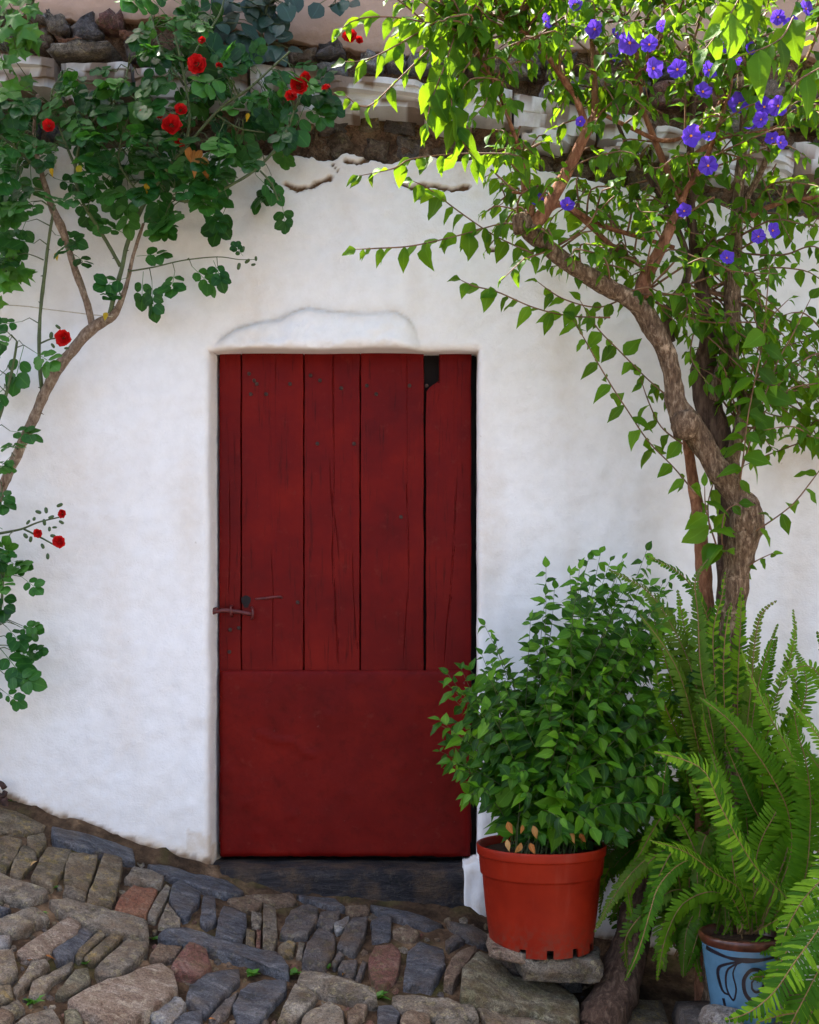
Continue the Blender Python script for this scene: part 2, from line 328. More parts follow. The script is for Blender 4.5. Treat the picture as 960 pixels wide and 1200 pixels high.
M['midrib'] = simple_mat('fern midrib', (0.16, 0.09, 0.03), 0.6, 0.3, 40, 0)
M['petalred'] = leaf_mat('rose petal', [(0.50, 0.006, 0.008), (0.62, 0.010, 0.010), (0.7, 0.015, 0.012)], 0.3, (0.9, 0.01, 0.01), 0.55, 0.2, 0.0)
M['petalblue'] = leaf_mat('violet petal', [(0.085, 0.035, 0.48), (0.11, 0.05, 0.58), (0.15, 0.075, 0.64)], 0.35, (0.2, 0.08, 0.9), 0.6, 0.15, 0.0)
M['petalstar'] = simple_mat('dark violet star', (0.05, 0.012, 0.26), 0.6, 0.2, 40, 0)
M['anther'] = simple_mat('orange anther', (0.75, 0.26, 0.02), 0.6, 0.2, 60, 0)
M['bud'] = simple_mat('green bud', (0.05, 0.09, 0.025), 0.5, 0.4, 60, 0)

# ------------------------------------------------------------------ ground shape
ZW = [(-9, 0.75), (-4, 0.62), (-2.2, 0.40), (-1.6, 0.27), (-1.318, 0.185), (-1.2, 0.135), (-1.07, 0.10), (-0.93, 0.045), (-0.80, 0.005), (-0.66, -0.035),
      (-0.43, -0.095), (0.0, -0.13), (0.2, -0.155), (0.3, -0.205), (1.0, -0.36), (1.8, -0.5), (4, -0.7), (9, -0.85)]
YD = [(-80, -1.5), (-40, -1.5), (-9, -1.25), (-4.5, -0.80), (-2.2, -0.50), (-1.4, -0.345), (0, 0), (1, 0.05), (80, 0.05)]
def G(x, y): return interp(x, ZW) + interp(y, YD)
def PG(px, py, h=0.0):
    d = V(((px - 480) / FPX, 1.0, -(py - YH) / FPX)); lo, hi = 1.0, 5.2
    for _ in range(40):
        m_ = (lo + hi) / 2; p = V((0, -DIST, CZ)) + d * m_
        if p.z > G(p.x, p.y) + h: lo = m_
        else: hi = m_
    return V((0, -DIST, CZ)) + d * lo

def axis(segs):
    out = []
    for a, b, s in segs:
        n = max(1, int(round((b - a) / s))); out += [a + (b - a) * i / n for i in range(n)]
    out.append(segs[-1][1]); return out
def ground_sheet():
    xs = axis([(-60, -10, 5), (-10, -3, 0.5), (-3, -1.7, 0.08), (-1.7, 1.6, 0.016), (1.6, 3, 0.08), (3, 10, 0.5), (10, 60, 5)])
    ys = axis([(-60, -10, 5), (-10, -3, 0.5), (-3, -1.4, 0.06), (-1.4, 0.02, 0.016), (0.02, 0.3, 0.07), (0.3, 20, 3)])
    verts, faces = [], []
    for y in ys:
        for x in xs:
            z = G(x, y) - 0.015
            if -3 < x < 3 and -3 < y < 0.3:
                p = V((x, y, 0)); z += 0.006 * nz(p, 7) + 0.006 * nz(p, 30) + 0.005 * nz(p, 80)
                z += 0.045 * math.exp(-((y - 0.0) / 0.035) ** 2) * (0.5 + 0.5 * nz(p, 14, 3)) * (1 if (x < -0.64 or x > 0.15) else 0.35)   # soil banked against the wall
            verts.append((x, y, z))
    nx = len(xs)
    for j in range(len(ys) - 1):
        for i in range(nx - 1): faces.append((j * nx + i, j * nx + i + 1, (j + 1) * nx + i + 1, (j + 1) * nx + i))
    return build('street', verts, faces, M['earth'], origin=(0, 0, 0))
street = ground_sheet(); tag(street, 'sloping cobbled street bedded in brown earth', kind='structure'); W[street.name] = Matrix.Identity(4)

# ------------------------------------------------------------------ cobbles
def stone_from_poly(pts, mat, h=0.0, rise=0.0, seed=0, name='cobblestone', parent=None, deep=0.07, gz=None, flat=0.5):
    """pts: outline as ground points (world, z ignored). A chunky stone with a worn uneven top."""
    pts = [V(p) for p in pts]
    c = sum(pts, V()) / len(pts)
    dense = []
    n = len(pts)
    for i in range(n):
        a, b = pts[i], pts[(i + 1) % n]; k = max(1, min(5, int((b - a).length / 0.018)))
        q0 = lerp(pts[i - 1], a, 0.92); q1 = lerp(a, b, 0.08)
        dense.append(q0 * 0.25 + a * 0.5 + q1 * 0.25)
        for j in range(1, k): dense.append(lerp(a, b, j / k))
    area = sum(dense[i].x * dense[(i + 1) % len(dense)].y - dense[(i + 1) % len(dense)].x * dense[i].y for i in range(len(dense)))
    if area < 0: dense.reverse()
    rad = sum((p - c).length for p in pts) / n
    o = seed * 3.17
    edge = []
    for p in dense:
        q = V((p.x, p.y, 0)); j = 0.0035 * nz(q, 34, o) + 0.0035 * nz(q, 90, o + 4); dr = (p - c); dr.z = 0
        edge.append(p + dr.normalized() * j)
    tx, ty = U(-0.06, 0.06), U(-0.06, 0.06)
    gz = gz or G
    def top(p, k):
        q = V((p.x, p.y, 0))
        e = 0.0035 * nz(q, 20, o) + 0.004 * abs(nz(q, 42, o + 2)) + 0.0035 * nz(q, 95, o)
        return gz(p.x, p.y) + h + tx * (p.x - c.x) + ty * (p.y - c.y) + e * k
    bev = min(0.0028, rad * 0.08)
    rings = [(1.03, -deep), (1.0, -0.011), (1 - 0.3 * bev / rad, -0.005), (1 - bev / rad, -0.001), (0.86, 0.001), (0.70, 0.001), (0.52, 0.002), (0.34, 0.002), (0.16, 0.002)]
    verts, faces = [], []; m = len(edge)
    for s, dz in rings:
        for p in edge:
            q = c + (p - c) * s; q = V((q.x, q.y, 0)); q.z = top(q, 1.0 if s < 1.02 else 0) + dz; verts.append(q)
    for r in range(len(rings) - 1):
        for i in range(m):
            i2 = (i + 1) % m; faces.append((r * m + i, r * m + i2, (r + 1) * m + i2, (r + 1) * m + i))
    verts.append(V((c.x, c.y, top(c, 1.0) + 0.003))); e0 = (len(rings) - 1) * m
    for i in range(m): faces.append((e0 + i, e0 + (i + 1) % m, len(verts) - 1))
    return build(name, verts, faces, mat, parent)

COBBLES = [
 ('blue', .012, [(61,968),(105,978),(156,992),(157,1008),(148,1009),(122,1001),(86,990),(63,985)]),
 ('moss', -.012, [(-30,935),(0,944),(30,955),(54,967),(45,976),(20,977),(-30,973)]),
 ('moss', .0, [(6,980),(26,982),(24,991),(15,1008),(7,1019),(-10,1016),(-10,985)]), ('moss', .0, [(28,989),(40,995),(43,1008),(24,1027),(12,1022),(17,1008)]),
 ('moss', .005, [(32,980),(52,976),(54,988),(45,999),(34,990)]), ('moss', .008, [(56,990),(84,992),(82,1003),(60,1042),(36,1031),(43,1017)]),
 ('moss', .01, [(84,1000),(114,1003),(112,1016),(102,1042),(75,1031),(77,1014)]), ('grey', .0, [(76,1036),(100,1044),(98,1053),(74,1051)]),
 ('moss', .008, [(122,1003),(144,1008),(139,1036),(131,1060),(102,1054),(105,1042)]), ('grey', .012, [(-12,1017),(52,1040),(56,1049),(28,1057),(-12,1047)]),
 ('grey', .01, [(157,1013),(180,1019),(191,1027),(188,1038),(160,1034),(146,1029)]), ('brick', .006, [(156,1036),(185,1041),(178,1058),(171,1074),(150,1071),(135,1063),(143,1048)]),
 ('grey', .004, [(195,1034),(201,1037),(197,1049),(182,1079),(173,1075),(182,1055)]), ('grey', .004, [(196,1059),(211,1077),(210,1087),(185,1083)]),
 ('blue', .01, [(211,1031),(235,1044),(232,1055),(220,1074),(214,1075),(208,1068),(199,1053),(202,1038)]), ('blue', .008, [(238,1048),(252,1050),(254,1079),(242,1084),(234,1081)]),
 ('blue', .012, [(173,1012),(199,1014),(220,1021),(265,1030),(285,1044),(276,1049),(254,1046),(231,1038),(199,1026),(182,1021)]),
 ('blue', .01, [(262,1059),(289,1068),(288,1085),(282,1102),(269,1100),(253,1094),(257,1074)]), ('brown', .0, [(267,1053),(287,1050),(307,1057),(304,1064),(293,1067),(276,1061)]),
 ('grey', .0, [(295,1069),(307,1070),(305,1085),(295,1085)]), ('grey', .005, [(309,1057),(323,1062),(325,1096),(321,1111),(308,1110),(309,1083)]),
 ('moss', -.004, [(289,1089),(299,1092),(298,1109),(288,1106)]), ('red', -.006, [(301,1090),(306,1090),(305,1112),(300,1110)]),
 ('blue', .03, [(186,1094),(198,1087),(220,1088),(265,1102),(325,1116),(339,1131),(337,1139),(302,1127),(272,1118),(239,1109),(216,1104),(190,1099)]),
 ('grey', .026, [(57,1053),(78,1051),(120,1062),(172,1078),(174,1097),(150,1095),(98,1081),(72,1070)]), ('grey', .012, [(-10,1080),(36,1060),(54,1069),(58,1077),(18,1096),(-10,1086)]),
 ('pink', .024, [(19,1114),(81,1074),(95,1084),(90,1094),(43,1124),(33,1120)]), ('blue', .014, [(62,1114),(99,1085),(109,1094),(84,1122),(69,1128)]),
 ('moss', .008, [(86,1118),(118,1089),(124,1095),(92,1125)]), ('moss', .01, [(97,1122),(135,1092),(144,1097),(112,1127)]),
 ('grey', .014, [(111,1135),(150,1097),(174,1105),(172,1113),(139,1144),(120,1144)]), ('grey', .01, [(-10,1114),(15,1112),(21,1139),(11,1146),(-10,1156)]),
 ('pale', .01, [(-10,1096),(13,1097),(9,1109),(-10,1112)]), ('grey', .01, [(15,1157),(37,1129),(54,1125),(58,1133),(38,1146),(19,1164)]),
 ('grey', .006, [(34,1165),(38,1150),(62,1139),(86,1127),(81,1139),(64,1148),(45,1169)]), ('lichen', .012, [(75,1154),(88,1137),(103,1135),(105,1150),(86,1163),(64,1165)]),
 ('pink', .045, [(79,1167),(112,1152),(150,1143),(172,1135),(190,1132),(203,1141),(208,1159),(185,1176),(160,1189),(135,1199),(120,1190)]),
 ('grey', .01, [(-10,1186),(22,1171),(28,1182),(6,1195),(-10,1200)]), ('grey', .012, [(10,1205),(34,1189),(60,1181),(72,1199),(74,1215),(10,1220)]),
 ('lichen', .006, [(75,1184),(90,1182),(98,1199),(80,1208)]), ('moss', .0, [(-10,1158),(13,1152),(15,1169),(-10,1180)]),
 ('red', .04, [(201,1131),(222,1104),(241,1112),(247,1129),(235,1143),(205,1135)]), ('brown', .006, [(175,1122),(186,1105),(214,1108),(203,1124),(188,1127)]),
 ('pale', .012, [(174,1189),(205,1167),(218,1176),(211,1188),(198,1200)]), ('blue', .012, [(218,1171),(224,1156),(242,1141),(280,1133),(281,1146),(261,1165),(241,1188),(229,1180)]),
 ('blue', .01, [(205,1199),(216,1188),(237,1184),(235,1212),(203,1212)]), ('blue', .014, [(272,1176),(291,1152),(310,1149),(336,1152),(334,1161),(316,1180),(299,1200),(280,1197)]),
 ('dark', .0, [(244,1195),(265,1171),(280,1161),(272,1180),(254,1201)]), ('grey', .01, [(346,1154),(357,1156),(372,1167),(346,1195),(324,1199),(335,1174)]),
 ('dark', .01, [(341,1064),(361,1058),(373,1064),(371,1079),(359,1097),(327,1096)]), ('dark', .012, [(374,1084),(393,1094),(392,1111),(380,1133),(354,1127),(361,1105)]),
 ('dark', .004, [(376,1069),(399,1066),(395,1079),(387,1090),(371,1082)]), ('pale', .0, [(391,1082),(409,1073),(408,1084),(395,1093)]),
 ('dark', .01, [(414,1075),(431,1073),(427,1094),(416,1116),(395,1109),(402,1094)]), ('blue', .008, [(436,1079),(451,1072),(459,1075),(458,1099),(436,1101)]),
 ('brown', .004, [(461,1088),(477,1084),(492,1094),(487,1100),(461,1097)]), ('red', .012, [(432,1127),(440,1109),(459,1105),(470,1116),(464,1144),(451,1156),(436,1148)]),
 ('blue', .012, [(478,1115),(492,1100),(520,1110),(521,1130),(505,1157),(473,1154)]), ('grey', .024, [(348,1150),(354,1135),(395,1144),(440,1161),(442,1174),(410,1169),(384,1164)]),
 ('grey', .018, [(460,1164),(517,1170),(555,1180),(560,1191),(517,1192),(461,1176)]), ('grey', .01, [(357,1189),(386,1172),(403,1184),(403,1212),(348,1212)]),
 ('brown', .012, [(408,1187),(418,1176),(431,1176),(427,1189),(410,1199)]), ('blue', .008, [(444,1178),(459,1176),(469,1184),(464,1204),(442,1206)]),
 ('brown', .01, [(470,1193),(485,1180),(503,1184),(505,1210),(468,1210)]), ('dark', .0, [(397,1135),(402,1124),(419,1122),(416,1141),(408,1148)]),
 ('dark', .0, [(416,1150),(425,1124),(431,1126),(421,1150)]), ('moss', .0, [(326,1111),(339,1101),(346,1105),(343,1120),(329,1116)]),
 ('grey', -.003, [(347,1120),(350,1105),(358,1105),(354,1122)]), ('dark', -.004, [(389,1129),(397,1113),(404,1118),(393,1131)]),
 ('lichen', .06, [(542,1137),(562,1115),(580,1120),(600,1142),(655,1150),(677,1167),(678,1195),(665,1199),(630,1190),(620,1182),(580,1177),(540,1170)]),
 ('brown', .015, [(522,1137),(535,1115),(558,1105),(560,1113),(541,1136),(530,1157),(520,1152)]), ('grey', .02, [(560,1180),(580,1185),(620,1194),(650,1205),(580,1212)]),
 ('dark', .0, [(522,1102),(535,1094),(545,1102),(525,1113)]), ('blue', .008, [(434,1063),(444,1062),(500,1074),(520,1082),(500,1085),(451,1072)]),
 ('dark', .006, [(522,1079),(573,1094),(575,1106),(560,1106),(542,1097)]), ('blue', .006, [(348,1047),(395,1054),(404,1064),(385,1062),(357,1052)]),
 ('brown', .0, [(285,1050),(340,1046),(348,1056),(325,1060)]), ('moss', .01, [(710,1172),(775,1169),(785,1205),(705,1212)]), ('red', .0, [(685,1174),(704,1177),(702,1212),(686,1212)]),
 ('brown', .004, [(404,1062),(430,1060),(434,1068),(410,1072)]), ('grey', .0, [(512,1194),(545,1196),(556,1212),(510,1214)]), ('grey', .006, [(100,1200),(134,1203),(130,1216),(98,1216)]),
]
cob_rng = []
for i, (mk, h, poly) in enumerate(COBBLES):
    h *= 0.5; g = [PG(a, b, h) for a, b in poly]; gc = sum(g, V()) / len(g); g = [gc + (q - gc) * (1 + 0.003 / max(0.02, (q - gc).length)) for q in g]
    stone_from_poly(g, M[mk], h, seed=i + 1, parent=street)
    cob_rng.append(poly)
# small chips wedged in the joints
def inside(poly, x, y, grow=0):
    ins = False; n = len(poly)
    for i in range(n):
        x1, y1 = poly[i]; x2, y2 = poly[(i + 1) % n]
        if (y1 > y) != (y2 > y) and x < (x2 - x1) * (y - y1) / (y2 - y1) + x1: ins = not ins
    if ins or not grow: return ins
    return any(inside(poly, x + a, y + b) for a, b in ((grow, 0), (-grow, 0), (0, grow), (0, -grow)))
cnt = 0
for t in range(2600):
    px, py = U(0, 700), U(965, 1200)
    base = np.interp(px, [0, 60, 105, 155, 250, 330, 540, 700], [948, 968, 978, 998, 1028, 1050, 1068, 1110])
    if py < base + 4 or cnt > 150: continue
    r = U(2.6, 6.5)
    if any(inside(pl, px, py, r + 0.6) for pl in cob_rng): continue
    k = random.choice([5, 6, 6]); a0 = U(0, 6)
    poly = [(px + r * U(0.8, 1.35) * math.cos(a0 + 6.283 * j / k), py + r * U(0.6, 0.95) * math.sin(a0 + 6.283 * j / k)) for j in range(k)]
    stone_from_poly([PG(a, b) for a, b in poly], M[random.choice(['grey', 'moss', 'brown', 'dark', 'brown', 'moss', 'grey', 'red'])], U(-0.020, -0.010), seed=200 + t, parent=street, deep=0.03)
    cob_rng.append(poly); cnt += 1
# the same paving carries on outside the picture
row = 0; yy = -0.62
while yy > -3.2:
    hgt = U(0.12, 0.2); x = -2.6 + U(0, 0.1)
    while x < 1.9:
        w = U(0.06, 0.13) if R() < 0.8 else U(0.2, 0.35)
        cx, cy = x + w / 2, yy - hgt / 2
        px, py = project((cx, cy, G(cx, cy)))
        if (py > 1222 or px < -24) and cy < -0.05 and cy > -2.3:
            sh = 0.03
            poly = [V((x + .006 + U(0, .01) + sh, yy - .006, 0)), V((x + w - .006 + sh, yy - U(.004, .016), 0)), V((x + w - .004 - sh, yy - hgt + U(.004, .02), 0)), V((x + .006 - sh, yy - hgt + .006, 0))]
            stone_from_poly(poly, M[random.choice(['grey', 'grey', 'blue', 'moss', 'dark', 'brown', 'pink'])], U(0, 0.014), seed=900 + row * 40 + int(x * 10), parent=street)
        x += w
    yy -= hgt; row += 1

# ------------------------------------------------------------------ the house
house = empty('house', (0, 0, -0.1), 'white limewashed house front with low dark red plank door and stone coping', 'house')
XL, XR, ZT = -0.673, 0.229, 1.702           # door opening on the wall face
XLB, ZTB, YDOOR = -0.657, 1.716, 0.10        # the same at the door
RC = 0.022
def ybase(x): return -1.1 * max(0, x - 1.12) ** 2 + (-0.9 * max(0, x - 1.9) ** 1.5)
def copz(x):                                  # underside of the coping course, falling to the right
    px = x * 349 + 480
    return CZ + (YH - float(np.interp(px, [-400, 0, 400, 560, 740, 960, 1300], [112, 118, 134, 146, 182, 220, 270]))) / 349
def ztop(x):
    px = x * 349 + 480
    e = float(np.interp(px, [-400, 0, 60, 330, 365, 380, 400, 425, 440, 480, 560, 680, 800, 960, 1300], [150, 160, 168, 184, 183, 186, 179, 183, 190, 186, 184, 208, 232, 262, 300]))
    return CZ + (YH - e) / 349 + 0.014 * nz((x, 0, 0), 9) + 0.010 * math.floor(3 * nz((x, 0, 3), 22)) / 2 + 0.004 * nz((x, 0, 3), 90)
LINT = [(248,408),(262,396),(277,386),(300,379),(328,375),(345,366),(361,361),(383,365),(420,368),(463,366),(475,372),(483,379),(490,401),(496,410)]
def lintz(x):
    px = x * 349 + 480
    if px < 248 or px > 496: return None
    return CZ + (YH - interp(px, LINT)) / 349
CRACKS = [  # flaked gaps in the limewash (photo pixels): polyline, half height
 ([(333, 214), (348, 221), (362, 219), (372, 214), (386, 207)], 4.0), ([(404, 188), (420, 190), (438, 184)], 3.2), ([(468, 215), (482, 219), (505, 217), (530, 222), (548, 218)], 3.0),
 ([(492, 231), (500, 229), (508, 232)], 3.5), ([(575, 291), (581, 293)], 3.2), ([(390, 192), (396, 200)], 2.5)]
CRK = [([((a - 480) / 349, CZ + (YH - b) / 349) for a, b in pl], w * 0.62 / 349) for pl, w in CRACKS]
def seg_dist(pl, x, z):
    best = 9
    for (ax, az), (bx, bz) in zip(pl[:-1], pl[1:]):
        dx, dz = bx - ax, bz - az; t = clamp(((x - ax) * dx + (z - az) * dz) / (dx * dx + dz * dz))
        best = min(best, math.hypot(x - ax - t * dx, z - az - t * dz))
    return best
def plaster_wall():
    e = [0.0, 0.003, 0.007, 0.012, 0.018, 0.025]
    xs = sorted(set([round(v, 4) for v in axis([(-9, -2, 0.5), (-2, -1.5, 0.06), (-1.5, XL - 0.03, 0.0085)]) + [XL - q for q in e] + axis([(XL, XR, 0.008)]) + [XR + q for q in e] +
                    axis([(XR + 0.03, 1.5, 0.009), (1.5, 2.6, 0.06), (2.6, 2.9, 0.1)])]))
    zs = sorted(set([round(v, 4) for v in axis([(-1.6, -0.5, 0.3), (-0.5, ZT, 0.012)]) + [ZT + q for q in e] + axis([(ZT + 0.03, 2.0, 0.009), (2.0, 2.36, 0.0055)])]))
    verts, st, pe, idx = [], [], [], {}
    for j, z0 in enumerate(zs):
        for i, x in enumerate(xs):
            if XL + 1e-5 < x < XR - 1e-5 and z0 < ZT - 1e-5: continue
            z = z0 if z0 <= 2.0 else 2.0 + (z0 - 2.0) * (ztop(x) - 2.0) / 0.36
            p = V((x, 0, z))
            y = ybase(x) + 0.010 * nz(p, 2.2) + 0.007 * nz(p, 6, 4) + 0.0032 * nz(p, 17, 8) + 0.0022 * nz(V((x * 0.6, 0, z)), 44, 2) + 0.003 * max(0, nz(p, 9, 21) - 0.25) * 2
            s, pl = 0.0, 0.0
            # edge of the door opening is rounded by hand
            dx = max(XL - x, 0, x - XR); dz = max(0, z - ZT); d = math.hypot(dx, dz) if (XL <= x <= XR or z <= ZT or True) else 9
            if d < RC: y += RC - math.sqrt(max(0, RC * RC - (RC - d) ** 2))
            xo = 0
            if d < 0.12:
                f = 1 - d / 0.12; xo = 0.007 * f * nz((0, 0, z), 5, 1 if x < 0 else 7); zo = 0.006 * f * nz((x, 0, 0), 5, 3) if z >= ZT else 0
            else: zo = 0
            lz = lintz(x)
            if lz is not None:
                k = sstep(-0.004, 0.010, lz - z); edge = min(1, (x + 0.665) / 0.05, (0.046 - x) / 0.05) if x > -0.665 else 0
                edge = clamp(edge)
                y -= k * edge * (0.020 + 0.022 * clamp((lz - z) / 0.09) + 0.009 * nz(p, 25, 5) + 0.004 * nz(p, 70, 5))
                s = max(s, (0.6 + 0.3 * nz(p, 12, 9)) * math.exp(-((z - lz - 0.003) / 0.006) ** 2) * edge); s = max(s, 0.3 * math.exp(-((z - lz) / 0.025) ** 2) * edge)
            for q, w in CRK:
                dd = seg_dist(q, x, z) + 0.007 * nz(p, 35, 1) + 0.004 * nz(p, 90, 1)
                if dd < w * 2: kk = 1 - sstep(w * 0.75, w * 1.1, dd); y += 0.02 * kk; pl = max(pl, kk); s = max(s, 0.35 * (1 - sstep(w, w * 2, dd)))
            g = G(x, y) + 0.012 * nz((x, 0, 0), 20)
            hb = z - g; s = max(s, 0.75 * (1 - sstep(0.0, 0.05 + 0.035 * nz((x, 0, 0), 6, 2), hb)), 0.22 * (1 - sstep(0.0, 0.3, hb + 0.1 * nz(p, 4)))); pl = max(pl, 0.85 * (1 - sstep(0.0, 0.012, hb - 0.008 - 0.012 * nz((x, 0, 0), 14, 6) - 0.012 * nz(p, 45, 3))))
            # old damp line and bulge on the right
            if x > 1.17:
                zz = 1.385 + 0.02 * nz(p, 6) + 0.05 * (x - 1.2); b = sstep(1.17, 1.25, x)
                s = max(s, b * 0.65 * math.exp(-((z - zz) / 0.022) ** 2), b * 0.35 * math.exp(-((z - zz + 0.05) / 0.08) ** 2)); y -= b * 0.018 * sstep(-0.02, 0.02, zz - z) * (1 - sstep(0.1, 0.7, zz - z))
            s = max(s, 0.5 * sstep(0.15, 0.0, ztop(x) - z) * clamp(0.4 + nz(p, 7, 5)))
            s = max(s, 0.4 * clamp(nz(V((x * 3.0, 0, z * 0.6)), 2.2, 3) - 0.15))      # faint run-off streaks
            if -0.75 < x < -0.6 and hb < 0.1: s = max(s, 0.5)
            idx[(i, j)] = len(verts); verts.append((x + xo, y, z + zo)); st.append(s); pe.append(pl)
    faces = []
    nx, nzc = len(xs), len(zs)
    for j in range(nzc - 1):
        for i in range(nx - 1):
            q = [idx.get((i, j)), idx.get((i + 1, j)), idx.get((i + 1, j + 1)), idx.get((i, j + 1))]
            if None in q or (XL - 1e-5 < xs[i] < XR - 1e-5 and zs[j] < ZT - 1e-5): continue
            faces.append(tuple(q))
    # reveals: run the rounded rim back to the door
    iL = min(range(nx), key=lambda i: abs(xs[i] - XL)); iR = min(range(nx), key=lambda i: abs(xs[i] - XR)); jT = min(range(nzc), key=lambda j: abs(zs[j] - ZT))
    rim = [(iL, j) for j in range(jT + 1)] + [(i, jT) for i in range(iL + 1, iR)] + [(iR, j) for j in range(jT, -1, -1)]
    prev = [idx[k] for k in rim]
    for s_i, t in enumerate((0.2, 0.45, 0.7, 1.0)):
        cur = []
        for (i, j), k0 in zip(rim, [idx[k] for k in rim]):
            x, y, z = verts[k0]
            bx = XLB if i == iL else (XR + 0.004 if i == iR else x); bz = ZTB if j == jT else z
            q = V((lerp(x, bx, t), lerp(y, 0.17, t), lerp(z, bz, t))); q.y += 0
            q.x += 0.003 * nz(q, 20, 2); cur.append(len(verts)); verts.append(tuple(q)); st.append(0.12 + (0.5 if q.z < G(q.x, 0) + 0.06 else 0)); pe.append(0)
        for a in range(len(rim) - 1): faces.append((prev[a], cur[a], cur[a + 1], prev[a + 1]))
        prev = cur
    # broken top edge
    top = [idx[(i, nzc - 1)] for i in range(nx)]; back = []
    for k in top:
        x, y, z = verts[k]; back.append(len(verts)); verts.append((x, y + 0.16, z - 0.004)); st.append(0.6); pe.append(0.6)
    for a in range(nx - 1): faces.append((top[a], top[a + 1], back[a + 1], back[a]))
    return build('wall', verts, faces, M['plaster'], house, (0, 0, 0), True, {'stain': st, 'peel': pe})
plaster_wall()

# rubble and mud behind the coping
def rubble_sheet():
    xs = axis([(-9, -2, 0.5), (-2, 2.2, 0.02), (2.2, 9, 0.5)]); verts, faces = [], []
    rows = axis([(0, 1, 0.045)])
    for t in rows:
        for x in xs:
            z = lerp(copz(x) - 0.32, 2.95, t); p = V((x, 0, z)); y = 0.085 + 0.02 * nz(p, 9) + 0.012 * nz(p, 25) + 0.006 * nz(p, 70)
            verts.append((x, y, z))
    n = len(xs)
    for j in range(len(rows) - 1):
        for i in range(n - 1): faces.append((j * n + i, j * n + i + 1, (j + 1) * n + i + 1, (j + 1) * n + i))
    return build('rubble_wall', verts, faces, M['mud'], house, (0, 0.1, 2.2))
rubble = rubble_sheet()
def rock_mesh(w, h, d, seed, sph=0.45, amp=0.16, cuts=3):
    n = cuts + 1; vid = {}; verts, faces = [], []
    def vert(a, b, c):
        k = (round(a * 8), round(b * 8), round(c * 8))
        if k not in vid:
            p = V((a, b, c)); s = p.normalized() * 1.15; q = lerp(p, s, sph)
            q *= 1 + amp * (nz(p, 1.3, seed * 1.7) + 0.5 * nz(p, 3.1, seed * 2.3))
            vid[k] = len(verts); verts.append(V((q.x * w / 2, q.y * d / 2, q.z * h / 2)))
        return vid[k]
    g = [-1 + 2 * i / n for i in range(n + 1)]
    for ax in range(3):
        for s in (-1, 1):
            for i in range(n):
                for j in range(n):
                    q = []
                    for a, b in ((i, j), (i + 1, j), (i + 1, j + 1), (i, j + 1)):
                        c = [0, 0, 0]; c[ax] = s; c[(ax + 1) % 3] = g[a]; c[(ax + 2) % 3] = g[b]; q.append(vert(*c))
                    faces.append(tuple(q if s > 0 else q[::-1]))
    return verts, faces
def rock(name, c, w, h, d, mat, parent, seed, roll=0.0, sph=0.45, amp=0.16, attrs=False, yaw=0.0, cuts=3):
    vv, ff = rock_mesh(w, h, d, seed, sph, amp, cuts); Rm = Matrix.Rotation(roll, 3, 'Y') @ Matrix.Rotation(yaw, 3, 'Z')
    me = mesh_data(name, [Rm @ v for v in vv], ff, mat, True, {'stain': [clamp(0.5 * nz(v, 40, seed) + 0.15) for v in vv], 'peel': [0] * len(vv)} if attrs else None)
    return place(name, me, Matrix.Translation(V(c)), parent)
def wall_stone(x0, y0, x1, y1, mk, roll=0, yb=0.055, d=0.16):
    a, b = P(x0, y0, yb), P(x1, y1, yb); c = (a + b) / 2
    return rock('stone', (c.x, yb + 0.045, c.z), abs(b.x - a.x) * 1.04, abs(a.z - b.z) * 1.04, d, M[mk], rubble, x0 + y0 * 3, roll, 0.26, 0.42)
HAND = [(85,23,117,51,'dark',-.35),(119,17,143,38,'red',.05),(58,20,78,42,'grey',.1),(34,38,60,60,'brown',0),(69,50,97,62,'brick',.1),(40,19,60,27,'pale',0),(73,32,84,44,'dark',0),
 (165,69,202,81,'blue',0),(120,84,142,99,'pale',.3),(150,52,168,72,'dark',0),(373,52,404,70,'dark',-.1),(374,76,408,91,'pale',.15),(424,67,450,82,'pale',.2),(454,70,475,83,'pale',-.1),(478,64,509,85,'pale',0),
 (369,100,387,130,'dark',.5),(300,60,330,80,'brown',0),(262,84,300,101,'brown',0),(335,62,370,80,'brown',0),(205,60,240,78,'red',0),(210,84,250,100,'dark',0),(512,58,545,80,'grey',0),(550,62,590,86,'brown',0),
 (596,66,632,92,'grey',0),(640,70,672,96,'dark',0),(680,88,720,120,'brown',0),(0,38,30,56,'dark',0),(104,54,118,70,'grey',0),(145,40,172,50,'brick',0),(100,72,118,84,'dark',0)]
for x0, y0, x1, y1, mk, ro in HAND: wall_stone(x0, y0, x1, y1, mk, ro)
px = -320
while px < 1280:                                     # rows the hand-placed list does not cover: recess under the coping, and outside the frame
    w = U(22, 46); x = (px + w / 2 - 480) / 349; pz = YH - (copz(x) - CZ) * 349
    wall_stone(px, pz + U(-2, 5), px + w * U(0.7, 1.0), pz + U(14, 27), random.choice(['dark', 'brown', 'dark', 'moss', 'brown']), U(-.4, .4), U(.07, .10), 0.12)
    wall_stone(px + U(3, 14), pz + U(22, 31), px + w * U(0.8, 1.1), pz + U(38, 54), random.choice(['dark', 'brown', 'moss', 'brown']), U(-.5, .5), U(.07, .10), 0.12)
    if px > 720 or px < -20:
        wall_stone(px, pz - 88, px + w - 3, pz - 66, random.choice(['dark', 'brown', 'grey', 'red']), U(-.2, .2)); wall_stone(px + 9, pz - 110, px + w + 6, pz - 90, random.choice(['dark', 'brown', 'grey']), U(-.2, .2))
    px += w
